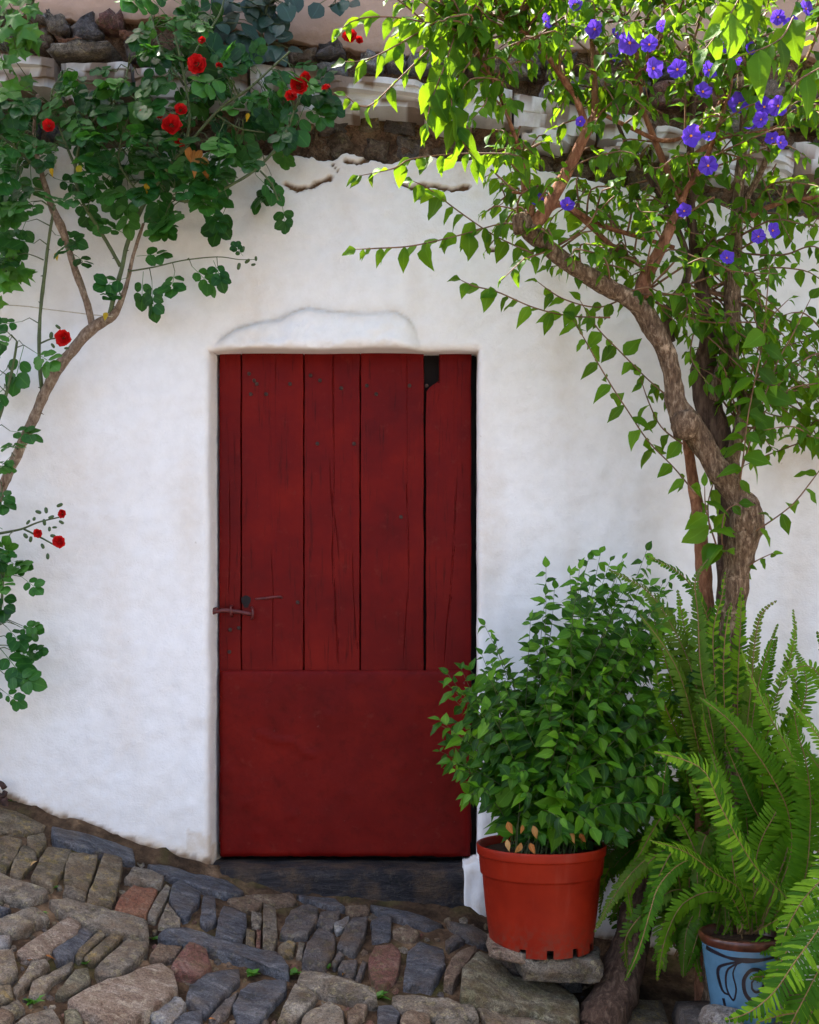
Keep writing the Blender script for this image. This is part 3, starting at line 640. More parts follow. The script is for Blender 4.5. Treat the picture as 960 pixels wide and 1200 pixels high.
# coping: limewashed slates in thin courses, ragged in front
def slate(x0, x1, zf, th, seed, y0=-0.06, layers=4, amp=0.03):
    """slab whose broken front edge shows its layers"""
    xs_ = axis([(x0, x1, 0.011)]); verts, faces, st, pe = [], [], [], []; prof_n = None
    for i_, x in enumerate(xs_):
        endr = 0.02 * (sstep(x0 + 0.03, x0, x) + sstep(x1 - 0.03, x1, x))
        zb = zf(x) + 0.006 * nz((x, seed, 0), 7); pr = [(0.26, zb)]
        for l in range(layers):
            off = amp * nz((x, l * 3.3 + seed, 0), 5) + amp * 0.4 * nz((x, l * 5.1 + seed, 2), 14) + 0.004 * nz((x, l, seed), 40) + endr + 0.012 * (layers - 1 - l if l < layers / 2 else 0)
            za = zb + th * l / layers + (0.008 * nz((x, l * 7 + seed, 4), 8) if l else 0); zc = zb + th * (l + 1) / layers + (0.008 * nz((x, (l + 1) * 7 + seed, 4), 8) if l < layers - 1 else 0)
            pr += [(y0 + off, za + 0.0008), (y0 + off - 0.002, zc - 0.0015)]
        pr += [(y0 + 0.02, zb + th + 0.004), (0.26, zb + th + 0.006)]; prof_n = len(pr)
        for y, z in pr: verts.append((x, y, z)); st.append(clamp(0.7 * nz((x, y, z), 14, seed) + 0.12)); pe.append(0.85 if nz((x, z * 2, 0), 11, seed) > 0.1 else 0)
    for i_ in range(len(xs_) - 1):
        for k_ in range(prof_n - 1): a_ = i_ * prof_n + k_; faces.append((a_, a_ + prof_n, a_ + prof_n + 1, a_ + 1))
    faces.append(tuple(range(prof_n))); faces.append(tuple((len(xs_) - 1) * prof_n + k_ for k_ in range(prof_n - 1, -1, -1)))
    return build('coping_slab', verts, faces, M['whiteslab'], house, None, False, {'stain': st, 'peel': pe})
px = -420; k = 0
while px < 1300:
    w = U(60, 165); x0 = (px - 480) / 345; x1 = (px + w - 480) / 345 - U(0.002, 0.02); dz_ = U(-0.012, 0.016); tl = U(-.05, .05); xm = (x0 + x1) / 2
    slate(x0, x1, lambda x: copz(x) + 0.028 + dz_ + tl * (x - xm), U(0.075, 0.112), 40 + k * 3.7, U(-0.085, -0.03), random.choice((2, 3, 4)), 0.035)
    for q in range(random.choice((1, 1, 2))):
        a = U(-0.1, 0.4); b = a + U(0.3, 0.7); slate(lerp(x0, x1, a), lerp(x0, x1, b), lambda x: copz(x) + U(-.001, .001) - 0.004 - 0.02 * q + tl * (x - xm), U(0.016, 0.028), 90 + k * 2.9 + q * 31, U(-0.06, -0.01), 1, 0.05)
    if R() < 0.5: rock('stone', (xm + U(-.05, .05), 0.03, copz(xm) + 0.165 + dz_), U(.1, .22), U(.04, .06), 0.2, M[random.choice(('pale', 'grey', 'dark'))], rubble, 300 + k, U(-.1, .1), 0.35, 0.3)
    px += w; k += 1
# upper wall of old tan render with a torn lower edge, and an unseen roof, its eave placed to shade the front
def upper_wall():
    xs = axis([(-9, -2, 0.5), (-2, 2.2, 0.016), (2.2, 9, 0.5)]); zs = axis([(0, 0.3, 0.012), (0.3, 1.55, 0.2)]); verts, faces, st = [], [], []
    for t in zs:
        for x in xs:
            px_ = x * 349 + 480
            zl = CZ + (YH - float(np.interp(px_, [-400, 0, 60, 110, 180, 240, 300, 370, 420, 480, 560, 700, 960], [30, 8, 14, 22, 12, 20, 32, 46, 52, 58, 52, 50, 60]))) / 349 + 0.012 * nz((x, 0, 0), 16) + 0.008 * nz((x, 2, 0), 50)
            z = lerp(zl, 3.38, t / 1.55); p = V((x, 0, z)); verts.append((x, 0.045 + 0.012 * nz(p, 4) + 0.005 * nz(p, 15) + 0.003 * nz(p, 50), z)); st.append(0.6 * sstep(0.06, 0.0, z - zl) + 0.5 * clamp(nz(p, 5, 3)))
    n = len(xs)
    for j in range(len(zs) - 1):
        for i in range(n - 1): faces.append((j * n + i, j * n + i + 1, (j + 1) * n + i + 1, (j + 1) * n + i))
    base = list(range(n)); back = []
    for b in base: x, y, z = verts[b]; back.append(len(verts)); verts.append((x, 0.13, z + 0.01)); st.append(0.9)
    for a in range(n - 1): faces.append((base[a + 1], base[a], back[a], back[a + 1]))
    return build('upper_wall', verts, faces, M['tan'], house, (0, 0, 2.9), True, {'stain': st, 'peel': [0] * len(st)})
upper_wall()
rv, rf = [], []
for x, s in ((-9, 0), (9, 1)):
    rv += [(x, -0.06, 3.36), (x, -0.06, 3.43), (x, 3.0, 4.55), (x, 6.0, 3.5), (x, 6.0, 3.4), (x, 0.05, 3.33)]
rf = [(0, 6, 7, 1), (1, 7, 8, 2), (2, 8, 9, 3), (3, 9, 10, 4), (4, 10, 11, 5), (5, 11, 6, 0), (0, 1, 2, 3, 4, 5), (11, 10, 9, 8, 7, 6)]
build('roof', rv, rf, M['roof'], house, smooth=False)
hb = [(-9, 0.2, -1.5), (9, 0.2, -1.5), (9, 6, -1.5), (-9, 6, -1.5), (-9, 0.2, 3.33), (9, 0.2, 3.33), (9, 6, 3.33), (-9, 6, 3.33)]
build('back_wall', hb, [(0, 1, 5, 4), (1, 2, 6, 5), (2, 3, 7, 6), (3, 0, 4, 7)], M['void'], house, smooth=False)

# threshold
def threshold():
    xs = axis([(-0.665, 0.192, 0.02)]); prof = [(0.165, -0.035), (0.10, -0.034), (0.04, -0.036), (-0.006, -0.043), (-0.018, -0.055), (-0.022, -0.08), (-0.026, -0.12), (-0.03, -0.3)]
    verts, faces = [], []
    for y, z in prof:
        for x in xs:
            p = V((x, y, z)); lift = 0.010 * sstep(0.02, -0.02, y)
            verts.append((x, y + 0.010 * nz(p, 12) + 0.004 * nz(p, 50), z + 0.006 * nz(p, 9, 2) + 0.003 * nz(p, 40) - 0.012 * (x + 0.2) * (1 if y < 0.05 else 0.4)))
    n = len(xs)
    for j in range(len(prof) - 1):
        for i in range(n - 1): faces.append((j * n + i, (j + 1) * n + i, (j + 1) * n + i + 1, j * n + i + 1))
    return build('threshold', verts, faces, M['threshold'], house)
threshold()
rock('jamb_foot', (0.222, 0.055, -0.135), 0.085, 0.235, 0.17, M['plaster'], house, 77, 0.0, 0.22, 0.10, True, 0.0, 7)

# ------------------------------------------------------------------ the door
def DX(px): return (px - 480) / FPX * (DIST + YDOOR)
def DZ(py): return CZ - (py - YH) / FPX * (DIST + YDOOR)
door = build('door', [(-0.65, 0.146, -0.02), (0.226, 0.146, -0.02), (0.226, 0.146, 1.735), (-0.65, 0.146, 1.735), (-0.65, 0.165, -0.02), (0.226, 0.165, -0.02), (0.226, 0.165, 1.735), (-0.65, 0.165, 1.735)],
             [(0, 1, 2, 3), (5, 4, 7, 6), (1, 5, 6, 2), (4, 0, 3, 7), (3, 2, 6, 7), (4, 5, 1, 0)], M['void'], house, (-0.2, 0.15, -0.02), smooth=False)  # near-black backing sheet, painted shade for the gaps around the planks
door['label'] = 'dark red plank door with a flat panel over its lower third'
def plank(x0, x1, z0, z1, y0, cracks=(), seed=0, topcut=None):
    """front face as a grid whose columns follow the cracks; real grooves"""
    def crack_x(cr, z): return interp(z, sorted([(DZ(b), DX(a)) for a, b in cr[0]]))
    def act(cr, z):
        zz = [DZ(b) for a, b in cr[0]]; lo, hi = min(zz), max(zz); return sstep(lo - 0.005, lo + 0.05, z) * (1 - sstep(hi - 0.05, hi + 0.005, z))
    zs = axis([(z0, z1, 0.012)]); verts, faces = [], []; ncol = None
    for z in zs:
        e0 = 0.0022 * nz((0, 0, z), 9, seed) + 0.0012 * nz((0, 0, z), 40, seed); e1 = 0.0022 * nz((0, 0, z), 9, seed + 5) + 0.0012 * nz((0, 0, z), 40, seed + 3)
        a, b = x0 + e0, x1 + e1
        if topcut: b2 = topcut(z); a = max(a, b2) if b2 else a
        cols = [(a, 0.035), (a + 0.0003, 0.004), (a + 0.0015, 0.0006), (a + 0.004, 0)]
        cl = sorted([(crack_x(c, z), c[1] * act(c, z), 0.004 * act(c, z)) for c in cracks])
        inner = []
        for cx, w, dp in cl: inner += [(cx - w - 0.004, 0), (cx - w - 0.0006, 0), (cx - w * 0.5, dp), (cx + w * 0.5, dp), (cx + w + 0.0006, 0), (cx + w + 0.004, 0)]
        fills = 5
        for k in range(1, fills): pass
        body = [(lerp(a + 0.007, b - 0.007, k / 6), 0) for k in range(1, 6)]
        if inner:
            body = []
            lo_ = a + 0.007
            for c4 in range(0, len(inner), 6):
                body += [(lerp(lo_, inner[c4][0], 0.5), 0)] + inner[c4:c4 + 6]; lo_ = inner[c4 + 5][0]
            body += [(lerp(lo_, b - 0.007, 0.5), 0)]
        cols = cols + body + [(b - 0.004, 0), (b - 0.0015, 0.0006), (b - 0.0003, 0.004), (b, 0.035)]
        ncol = len(cols)
        for x, dy in cols:
            p = V((x, 0, z)); verts.append((x, y0 + dy + 0.0014 * nz(V((x * 6, 0, z)), 3, seed) + 0.0006 * nz(V((x * 5, 0, z)), 22, seed), z))
    for j in range(len(zs) - 1):
        for i in range(ncol - 1): faces.append((j * ncol + i, j * ncol + i + 1, (j + 1) * ncol + i + 1, (j + 1) * ncol + i))
    n = len(verts); faces.append(tuple((len(zs) - 1) * ncol + i for i in range(ncol)))
    return build('plank', verts, faces, M['door'], door, (x0, y0, z0))
ZP = DZ(800)
plank(DX(256.5), DX(282.2), 0.03, 1.722, 0.106, [([(268, 560), (269, 640), (267, 700)], 0.0009)], 1)
plank(DX(283.2), DX(355.6), 0.03, 1.716, 0.100, [([(317, 640), (320, 690), (319, 780)], 0.0009), ([(323, 413), (323, 450)], 0.0010)], 2)
plank(DX(356.6), DX(421.7), 0.03, 1.720, 0.101, [([(389.5, 413), (390, 460), (391, 520)], 0.0010), ([(386, 532), (388, 580), (391, 610), (389, 650), (393, 700), (396, 780)], 0.0016), ([(392, 600), (396, 640), (398, 660)], 0.001), ([(413, 640), (414, 690), (418, 760)], 0.0007)], 3)
plank(DX(422.9), DX(496.8), 0.03, 1.718, 0.099, [([(476, 560), (477, 590), (480, 670)], 0.0008), ([(478, 690), (475, 740), (473, 775)], 0.0009)], 4)
def notch(z):
    py = YH - (z - CZ) / (DIST + YDOOR) * FPX
    if py < 457: return DX(interp(py, [(405, 517), (430, 516), (448, 514), (451, 506), (457, 500)]))
    return None
plank(DX(499), DX(552.5), 0.03, 1.714, 0.101, [([(516, 455), (514, 466), (512, 475)], 0.0007), ([(532, 640), (529, 690), (524, 730), (521, 780)], 0.0012), ([(536, 560), (533, 620), (528, 690)], 0.0010)], 5, notch)
# lower panel
def lower_panel():
    xs = axis([(DX(258.5), DX(551), 0.012)]); zs = axis([(DZ(1003), DZ(785.5), 0.012)]); verts, faces = [], []
    def H(x, z):
        p = V((x, 0, z)); px_, py_ = x * FPX / (DIST + YDOOR) + 480, YH - (z - CZ) * FPX / (DIST + YDOOR)
        h = 0.0025 * nz(p, 5) + 0.0012 * nz(p, 14, 2) + 0.0006 * nz(p, 60)
        d = seg_dist([(305, 859), (325, 868), (345, 869), (358, 882), (368, 884)], px_, py_); h += 0.0045 * math.exp(-(d / 3.0) ** 2)
        for a, b in ((386, 838), (487, 836), (304, 976), (270, 905), (470, 900), (345, 955), (420, 800), (350, 797), (300, 800), (470, 796), (530, 800), (290, 940), (410, 930), (500, 965)): h += 0.0028 * math.exp(-(((px_ - a) / 5) ** 2 + ((py_ - b) / 5) ** 2))
        return h
    n, m = len(xs), len(zs)
    for j, z in enumerate(zs):
        for i, x in enumerate(xs):
            zz = z + (0.004 * nz((x, 0, 0), 45) + 0.003 * nz((x, 0, 0), 12) if j == 0 else 0) + (0.0015 * nz((x, 0, 2), 10) if j == m - 1 else 0)
            edge = 0.0025 if j in (0, m - 1) or i in (0, n - 1) else 0
            verts.append((x, 0.088 + edge - H(x, z), zz))
    for j in range(m - 1):
        for i in range(n - 1): faces.append((j * n + i, j * n + i + 1, (j + 1) * n + i + 1, (j + 1) * n + i))
    rim = [i for i in range(n)] + [j * n + n - 1 for j in range(1, m)] + [(m - 1) * n + i for i in range(n - 2, -1, -1)] + [j * n for j in range(m - 2, 0, -1)]
    b0 = len(verts)
    for r in rim: x, y, z = verts[r]; verts.append((x, 0.0985, z))
    k = len(rim)
    for a in range(k): faces.append((rim[a], b0 + a, b0 + (a + 1) % k, rim[(a + 1) % k]))
    return build('lower_panel', verts, faces, M['sheet'], door)
lower_panel()
# bolt, staple, old pull and key hole
mb = MB()
tube(mb, [(DX(249), 0.066, DZ(719)), (DX(262), 0.070, DZ(715.5)), (DX(280), 0.078, DZ(717)), (DX(296), 0.080, DZ(720))], [0.006, 0.0075, 0.0075, 0.0065], 10, 0.01, 0.12, 60)
tube(mb, [(DX(247), 0.064, DZ(721)), (DX(252), 0.066, DZ(716)), (DX(257), 0.07, DZ(713))], [0.004, 0.011, 0.006], 8, 0.01, 0.2, 60)
tube(mb, [(DX(295), 0.102, DZ(712)), (DX(297), 0.078, DZ(714)), (DX(297.5), 0.072, DZ(719)), (DX(297), 0.078, DZ(724)), (DX(295), 0.102, DZ(725))], 0.0045, 8, 0.006)
tube(mb, [(DX(272), 0.104, DZ(710)), (DX(272), 0.074, DZ(711)), (DX(272), 0.068, DZ(716)), (DX(272), 0.074, DZ(721)), (DX(272), 0.104, DZ(722))], 0.004, 8, 0.006)
mb.build('bolt', M['redbolt'], door)
mb = MB(); tube(mb, [(DX(299), 0.100, DZ(702)), (DX(308), 0.096, DZ(701.5)), (DX(320), 0.095, DZ(700)), (DX(329), 0.097, DZ(699.5)), (DX(331), 0.101, DZ(701))], [0.003, 0.0042, 0.0042, 0.004, 0.003], 8, 0.008, 0.2, 60)
mb.build('door_pull', M['redbolt'], door)
mb = MB(); n = 10
mb.add([(DX(288.5) + 0.016 * (1 + 0.3 * math.sin(3 * t)) * math.cos(t), 0.0975, DZ(705) + 0.022 * math.sin(t)) for t in [6.283 * k / n for k in range(n)]], [tuple(range(n))])
mb.build('keyhole', M['void'], door)  # flat near-black patch painting the dark of the hole
nails = [(292, 438), (298, 446), (301, 450), (312, 462), (294, 462), (340, 450), (364, 440), (375, 446), (400, 455), (430, 452), (441, 462), (480, 452), (500, 452), (270, 738), (269, 764), (280, 736), (349, 706), (470, 606), (372, 520), (415, 520)]
vv, ff = rock_mesh(0.012, 0.012, 0.007, 3, 0.9, 0.1, 2); nail_me = mesh_data('nail', vv, ff, M['rust'])
for a, b in nails: place('nail', nail_me, Matrix.Translation((DX(a), 0.0985, DZ(b))), door)

# ------------------------------------------------------------------ pots and loose stones
def lathe(prof, seg=64, cx=0, cy=0, cz=0, skip=None, wob=0.0):
    verts, faces = [], []
    for k, (r, z) in enumerate(prof):
        for i in range(seg):
            t = 2 * math.pi * i / seg; rr = r * (1 + wob * math.sin(2 * t + 1)); verts.append((cx + rr * math.cos(t), cy + rr * math.sin(t), cz + z))
    for k in range(len(prof) - 1):
        for i in range(seg):
            if skip and skip(k, i): continue
            i2 = (i + 1) % seg; faces.append((k * seg + i, k * seg + i2, (k + 1) * seg + i2, (k + 1) * seg + i))
    return verts, faces
PY = -0.36
pc = P(634.5, 1109, PY); PS = FPX / (DIST + PY)
rt, rb, ph = 75.5 / PS, 60.5 / PS, 121 / PS
prof = [(rb, 0), (rb + 0.0008, 0.026), (lerp(rb, rt, 0.36), ph * 0.40), (rt * 0.915, ph * 0.70), (rt * 0.925, ph * 0.715), (rt * 0.945, ph * 0.722), (rt * 0.948, ph * 0.73), (rt * 0.972, ph * 0.895), (rt * 0.978, ph * 0.905),
        (rt * 0.998, ph * 0.91), (rt, ph * 0.918), (rt * 1.006, ph * 0.985), (rt * 1.0, ph * 0.998), (rt * 0.985, ph), (rt * 0.965, ph * 0.99), (rt * 0.93, ph * 0.88), (rb * 0.95, 0.03), (rb - 0.004, 0.0)]
SEG = 96
def slot(k, i):
    return k in (0, 16) and (i % 8) in (0, 1) 
pot = empty('flower_pot', pc, 'round terracotta red flower pot on flat stones right of the door', 'flower pot')
v_, f_ = lathe(prof, SEG, pc.x, pc.y, pc.z, slot)
build('pot_body', v_, f_, M['terracotta'], pot, pc)
v_, f_ = lathe([(rt * 0.94, ph * 0.92), (rt * 0.6, ph * 0.935), (0.001, ph * 0.94)], 40, pc.x, pc.y, pc.z); build('soil', v_, f_, M['soil'], pot)
v_, f_ = lathe([(rb - 0.006, 0.02), (rb * 0.5, 0.02), (0.001, 0.02)], 40, pc.x, pc.y, pc.z); build('pot_base', v_, f_, M['void'], pot)
c1 = P(655, 1127, PY - 0.05)
o = rock('flat_stone', (c1.x, PY - 0.02, c1.z - 0.004), 0.255, 0.072, 0.26, M['grey'], None, 11, 0.03, 0.3, 0.12, cuts=5); tag(o, 'larger flat grey brown stone propping the right side of the red pot', 'stone', 'flat stones under the red pot')
c2 = P(600, 1113, PY - 0.05)
o = rock('flat_stone', (c2.x, PY - 0.03, c2.z - 0.001), 0.145, 0.034, 0.22, M['pink'], None, 15, 0.18, 0.3, 0.12, cuts=5); tag(o, 'thin flat pinkish stone under the left edge of the red pot', 'stone', 'flat stones under the red pot')
g0 = G(pc.x, PY)
o = rock('flat_stone', (pc.x - 0.01, PY + 0.08, (g0 + pc.z - 0.01) / 2 - 0.02), 0.28, abs(pc.z - g0) + 0.02, 0.2, M['dark'], None, 19, 0, 0.2, 0.1); tag(o, 'dark stone block in the shadow beneath the red pot', 'stone', 'flat stones under the red pot')

BY = -0.62
bc = P(872, 1192, BY); BS = FPX / (DIST + BY)
brt, brb, bh = 50 / BS, 36 / BS, 100 / BS
bprof = [(brb, 0), (brb * 1.02, 0.004), (lerp(brb, brt, 0.35), bh * 0.3), (lerp(brb, brt, 0.7), bh * 0.62), (brt * 0.975, bh * 0.88)]
bprof2 = [(brt * 0.975, bh * 0.88), (brt, bh * 0.90), (brt * 1.045, bh * 0.945), (brt * 1.04, bh * 0.985), (brt * 0.98, bh), (brt * 0.93, bh * 0.97), (brt * 0.90, bh * 0.8)]
bpot = empty('glazed_pot', bc, 'light blue glazed pot with black painted swirls holding a fern', 'flower pot')
v_, f_ = lathe(bprof, 64, bc.x, bc.y, bc.z); body = build('pot_body', v_, f_, M['glaze'], bpot, bc)
v_, f_ = lathe(bprof2, 64, bc.x, bc.y, bc.z); build('rim', v_, f_, M['glazerim'], bpot, bc)
v_, f_ = lathe([(brt * 0.915, bh * 0.88), (0.001, bh * 0.9)], 40, bc.x, bc.y, bc.z); build('soil', v_, f_, M['soil'], bpot)
v_, f_ = lathe([(brb, 0.0), (0.001, 0.0)], 40, bc.x, bc.y, bc.z); build('pot_base', v_, f_, M['glaze'], bpot)
def on_pot(u, h):             # u: across the visible front in radii (-1..1), h: 0..1 of height
    h = clamp(h, 0, 0.93); r = interp(h * bh, [(z, q) for q, z in bprof]) + 0.0006; t = math.asin(clamp(u, -0.99, 0.99)); return V((bc.x + r * math.sin(t), bc.y - r * math.cos(t), bc.z + h * bh))
def stroke(pts, w):
    m_ = MB(); pp, rr = spline([(a, b, 0) for a, b in pts], w, 0.04); vs, fs = [], []; n = len(pp)
    for i, p in enumerate(pp):
        d = (pp[min(i + 1, n - 1)] - pp[max(i - 1, 0)]); d.normalize(); s = V((-d.y, d.x, 0)) * rr[i]
        vs += [on_pot(p.x + s.x, p.y + s.y * 0.55), on_pot(p.x - s.x, p.y - s.y * 0.55)]
    for i in range(n - 1): fs.append((2 * i, 2 * i + 1, 2 * i + 3, 2 * i + 2))
    m_.add(vs, fs); return m_.build('painted_swirl', M['swirl'], body)
spi = [(0.05 + (0.03 + 0.028 * k) * math.cos(0.9 * k + 0.3), 0.52 + (0.03 + 0.028 * k) * 0.62 * math.sin(0.9 * k + 0.3)) for k in range(14)]
stroke(spi, [0.014 + 0.0032 * k for k in range(14)])
stroke([(-0.25, 0.78), (-0.6, 0.66), (-0.66, 0.44), (-0.52, 0.30), (-0.44, 0.44), (-0.50, 0.62), (-0.38, 0.76)], [0.018, .022, .022, .024, .02, .016, .012])
stroke([(-0.3, 0.78), (-0.78, 0.66), (-0.76, 0.40), (-0.62, 0.36)], [0.02, 0.03, 0.03, 0.02])
stroke([(-0.97, 0.85), (-0.6, 0.80), (-0.2, 0.785), (0.3, 0.80), (0.97, 0.85)], [0.05, 0.03, 0.06, 0.03, 0.03])
stroke([(0.1, 0.36), (0.3, 0.33), (0.5, 0.24), (0.6, 0.16)], [0.02, 0.04, 0.04, 0.02])
stroke([(-0.15, 0.13), (0.15, 0.12), (0.45, 0.15)], [0.015, 0.03, 0.012]); stroke([(-0.75, 0.3), (-0.7, 0.12), (-0.6, 0.0)], [0.03, 0.03, 0.03])
gr = P(846, 1196, BY - 0.12)
o = rock('rock', gr, 0.11, 0.07, 0.10, M['pale'], None, 31, 0.1, 0.7, 0.12, cuts=5); tag(o, 'small rounded grey rock in front of the blue glazed pot', 'stone')
gb = G(bc.x, BY)
o = rock('stone_block', (bc.x, BY + 0.02, (bc.z + gb) / 2 - 0.03), 0.34, max(0.05, bc.z - gb + 0.06), 0.34, M['dark'], None, 33, 0, 0.15, 0.06); tag(o, 'dark stone block that the blue glazed pot stands on', 'stone')

# ------------------------------------------------------------------ leaves
def leaf_mesh(shape, seed, curl=0.25, fold=0.22, wave=0.0, twist=0.0):
    """leaf of length 1 along +Y, real surface folded at the midrib; returns verts, faces, mid"""
    rs = random.Random(seed); st = [0, 0.12, 0.3, 0.5, 0.7, 0.87, 1.0]
    W_ = {'ovate': [0.02, 0.20, 0.335, 0.315, 0.20, 0.085, 0.0], 'round': [0.04, 0.25, 0.38, 0.42, 0.385, 0.25, 0.0], 'lance': [0.015, 0.13, 0.23, 0.225, 0.145, 0.06, 0.0], 'disc': [0.05, 0.34, 0.46, 0.49, 0.42, 0.26, 0.0]}[shape]
    v, f, mid = [], [], []; bx = rs.uniform(-0.06, 0.06)
    for i, (t, w) in enumerate(zip(st, W_)):
        w *= rs.uniform(0.93, 1.07); zc = -curl * t * t + 0.03 * rs.uniform(-1, 1); xc = bx * math.sin(t * 3)
        wv = wave * math.sin(t * 9 + seed); tw = twist * t
        for s in (-1, 0, 1):
            x = xc + s * w; z = zc + (abs(s) * fold * w + s * wv * w if s else 0) + s * tw * w
            v.append(V((x, t - 0.05 * curl * t, z))); mid.append(1.0 if s == 0 else 0.0)
    for i in range(len(st) - 1):
        a = i * 3; b = a + 3; f += [(a, a + 1, b + 1, b), (a + 1, a + 2, b + 2, b + 1)]
    return v, f, mid
def leaf_set(shape, n, seed, mat, **kw):
    out = []
    for k in range(n):
        rs = random.Random(seed + k); g = leaf_mesh(shape, seed + k, kw.get('curl', 0.25) * rs.uniform(0.3, 1.6), kw.get('fold', 0.25) * rs.uniform(0.5, 1.5), kw.get('wave', 0.12) * rs.uniform(0, 1.5), rs.uniform(-0.3, 0.3))
        out.append((g, mesh_data('leaf', g[0], g[1], mat, True, {'mid': g[2], 'tint': [0.0] * len(g[0])})))
    return out
def foliage(root, leaves, lset, mat, nobj=300, name='leaf', restname='foliage'):
    """leaves: list of matrices. The ones showing largest become objects, the rest one part."""
    def score(Mx):
        p = Mx.translation; px, py = project(p); s = Mx.to_scale()[0] / (p.y + DIST) * FPX
        vis = 1.0 if -15 < px < 975 and -15 < py < 1215 else 0.01
        return s * vis * (1.0 - 0.55 * (p.y + 0.9))
    order = sorted(range(len(leaves)), key=lambda i: -score(leaves[i]))
    for i in order[:nobj]: place(name, lset[i % len(lset)][1], leaves[i], root)
    rest = order[nobj:]
    if rest:
        mb_ = MB()
        for i in rest:
            (v, f, mid), _ = lset[i % len(lset)]; Mx = leaves[i]; mb_.add([Mx @ q for q in v], f, mid=mid, tint=R())
        o = mb_.build(restname, mat, root); tag(o, kind='stuff')
def leaf_along(pp, start, spacing, size, out, droop=0.5, spread=0.9, camb=0.4, jitter=0.35, tip=True, upn=0.7):
    """alternate leaves on a twig polyline"""
    L = 0; side = random.choice((-1, 1)); tot = sum((pp[i + 1] - pp[i]).length for i in range(len(pp) - 1)); nxt = start * tot
    for i in range(len(pp) - 1):
        d = pp[i + 1] - pp[i]; l = d.length; 
        while L + l > nxt:
            p = lerp(pp[i], pp[i + 1], clamp((nxt - L) / max(l, 1e-6))); dd = d.normalized()
            sd_ = dd.cross(V((0, -1, 0.3))); 
            if sd_.length < 0.1: sd_ = V((1, 0, 0))
            sd_.normalize(); side = -side
            dirv = dd * 0.45 + sd_ * side * spread + V((0, 0, -droop)) + V((U(-1, 1), U(-1, 1), U(-1, 1))) * jitter
            nn = V((U(-.5, .5), -camb + U(-.5, .5), upn + U(-.4, .4)))
            t = nxt / tot
            out.append(frame(p, dirv, nn, size * U(0.55, 1.15) * (1 - 0.35 * max(0, t - 0.7) / 0.3)))
            nxt += spacing * U(0.7, 1.3)
        L += l
    if tip: out.append(frame(pp[-1], (pp[-1] - pp[-2]).normalized() + V((0, 0, -0.3)), V((U(-.4, .4), -camb, upn)), size * U(0.4, 0.7)))

# ------------------------------------------------------------------ the flowering tree
tree = empty('flowering_tree', (0.97, -0.42, G(0.97, -0.42)), 'gnarled multi-stemmed tree with violet blue flowers beside the wall', 'tree')
def branch(pts, mat, sides=12, lump=0.12, name='branch', step=0.012, parent=None, ls=20):
    """pts: (px, py, y, diameter in px)"""
    w = [P(a, b, y) for a, b, y, r in pts]; rad = [r * (0.86 if name == 'trunk' else 1.0) / 2 / FPX * (DIST + y) for a, b, y, r in pts]
    m_ = MB(); pp = tube(m_, w, rad, sides, step, lump, ls, len(pts) * 3.1 + pts[0][0] * 0.01); m_.build(name, M[mat], parent or tree, w[0]); return pp
BR = []
BR.append(branch([(842,1235,-.42,52),(846,1120,-.42,46),(850,980,-.43,40),(852,800,-.44,34),(857,720,-.45,36),(866,660,-.46,38),(874,622,-.47,44),(876,600,-.47,40),(860,575,-.47,32),(838,545,-.47,31),(820,515,-.47,32),(806,496,-.48,35),(794,476,-.48,31),(789,450,-.48,26),(785,425,-.48,25),(772,395,-.49,27),(756,368,-.49,28),(742,352,-.50,27),(715,338,-.51,23),(690,324,-.52,23),(660,303,-.53,22),(638,286,-.54,22),(622,271,-.55,25),(611,258,-.55,22),(607,252,-.55,15)], 'bark', 24, 0.22, 'trunk'))
BR.append(branch([(826,1200,-.38,30),(827,900,-.38,26),(828,720,-.38,22),(824,660,-.38,21),(819,610,-.38,18),(812,560,-.38,15),(806,520,-.38,13),(800,490,-.40,11)], 'barkred', 14, 0.16, 'trunk'))
BR.append(branch([(850,1210,-.30,44),(852,900,-.30,40),(856,700,-.30,36),(856,600,-.31,36),(850,545,-.31,38),(838,500,-.31,38),(828,465,-.31,36),(824,432,-.31,34),(830,408,-.31,26),(832,385,-.31,23),(825,355,-.31,20),(819,320,-.31,17),(812,270,-.31,14),(808,200,-.33,11),(812,130,-.36,8),(808,60,-.38,6)], 'barkdark', 20, 0.14, 'trunk'))
BR.append(branch([(836,470,-.33,20),(846,444,-.34,24),(853,425,-.34,25),(857,395,-.34,20),(858,360,-.34,20),(859,325,-.34,19),(862,280,-.34,16),(866,220,-.36,13),(872,150,-.38,10),(868,80,-.42,7),(880,0,-.45,5)], 'bark', 16, 0.16))
BR.append(branch([(850,440,-.34,12),(864,450,-.35,13),(871,466,-.36,14),(870,488,-.36,14),(864,512,-.36,15),(859,535,-.36,16),(858,560,-.35,16)], 'bark', 12, 0.18))
BR.append(branch([(620,268,-.55,18),(634,254,-.55,17),(650,228,-.55,15),(665,200,-.56,14),(679,172,-.57,13),(690,150,-.58,12),(700,132,-.58,10),(720,113,-.6,8),(745,95,-.62,7),(762,70,-.64,5),(775,40,-.65,4),(782,-20,-.66,3)], 'barkred', 12, 0.08))
BR.append(branch([(697,138,-.58,9),(697,110,-.57,8),(695,60,-.56,7),(690,10,-.55,5),(684,-60,-.55,4)], 'barkred', 10, 0.08))
BR.append(branch([(688,150,-.58,9),(676,118,-.60,8),(662,95,-.62,8),(642,66,-.65,6),(618,40,-.7,4),(590,20,-.74,3)], 'barkred', 10, 0.08))
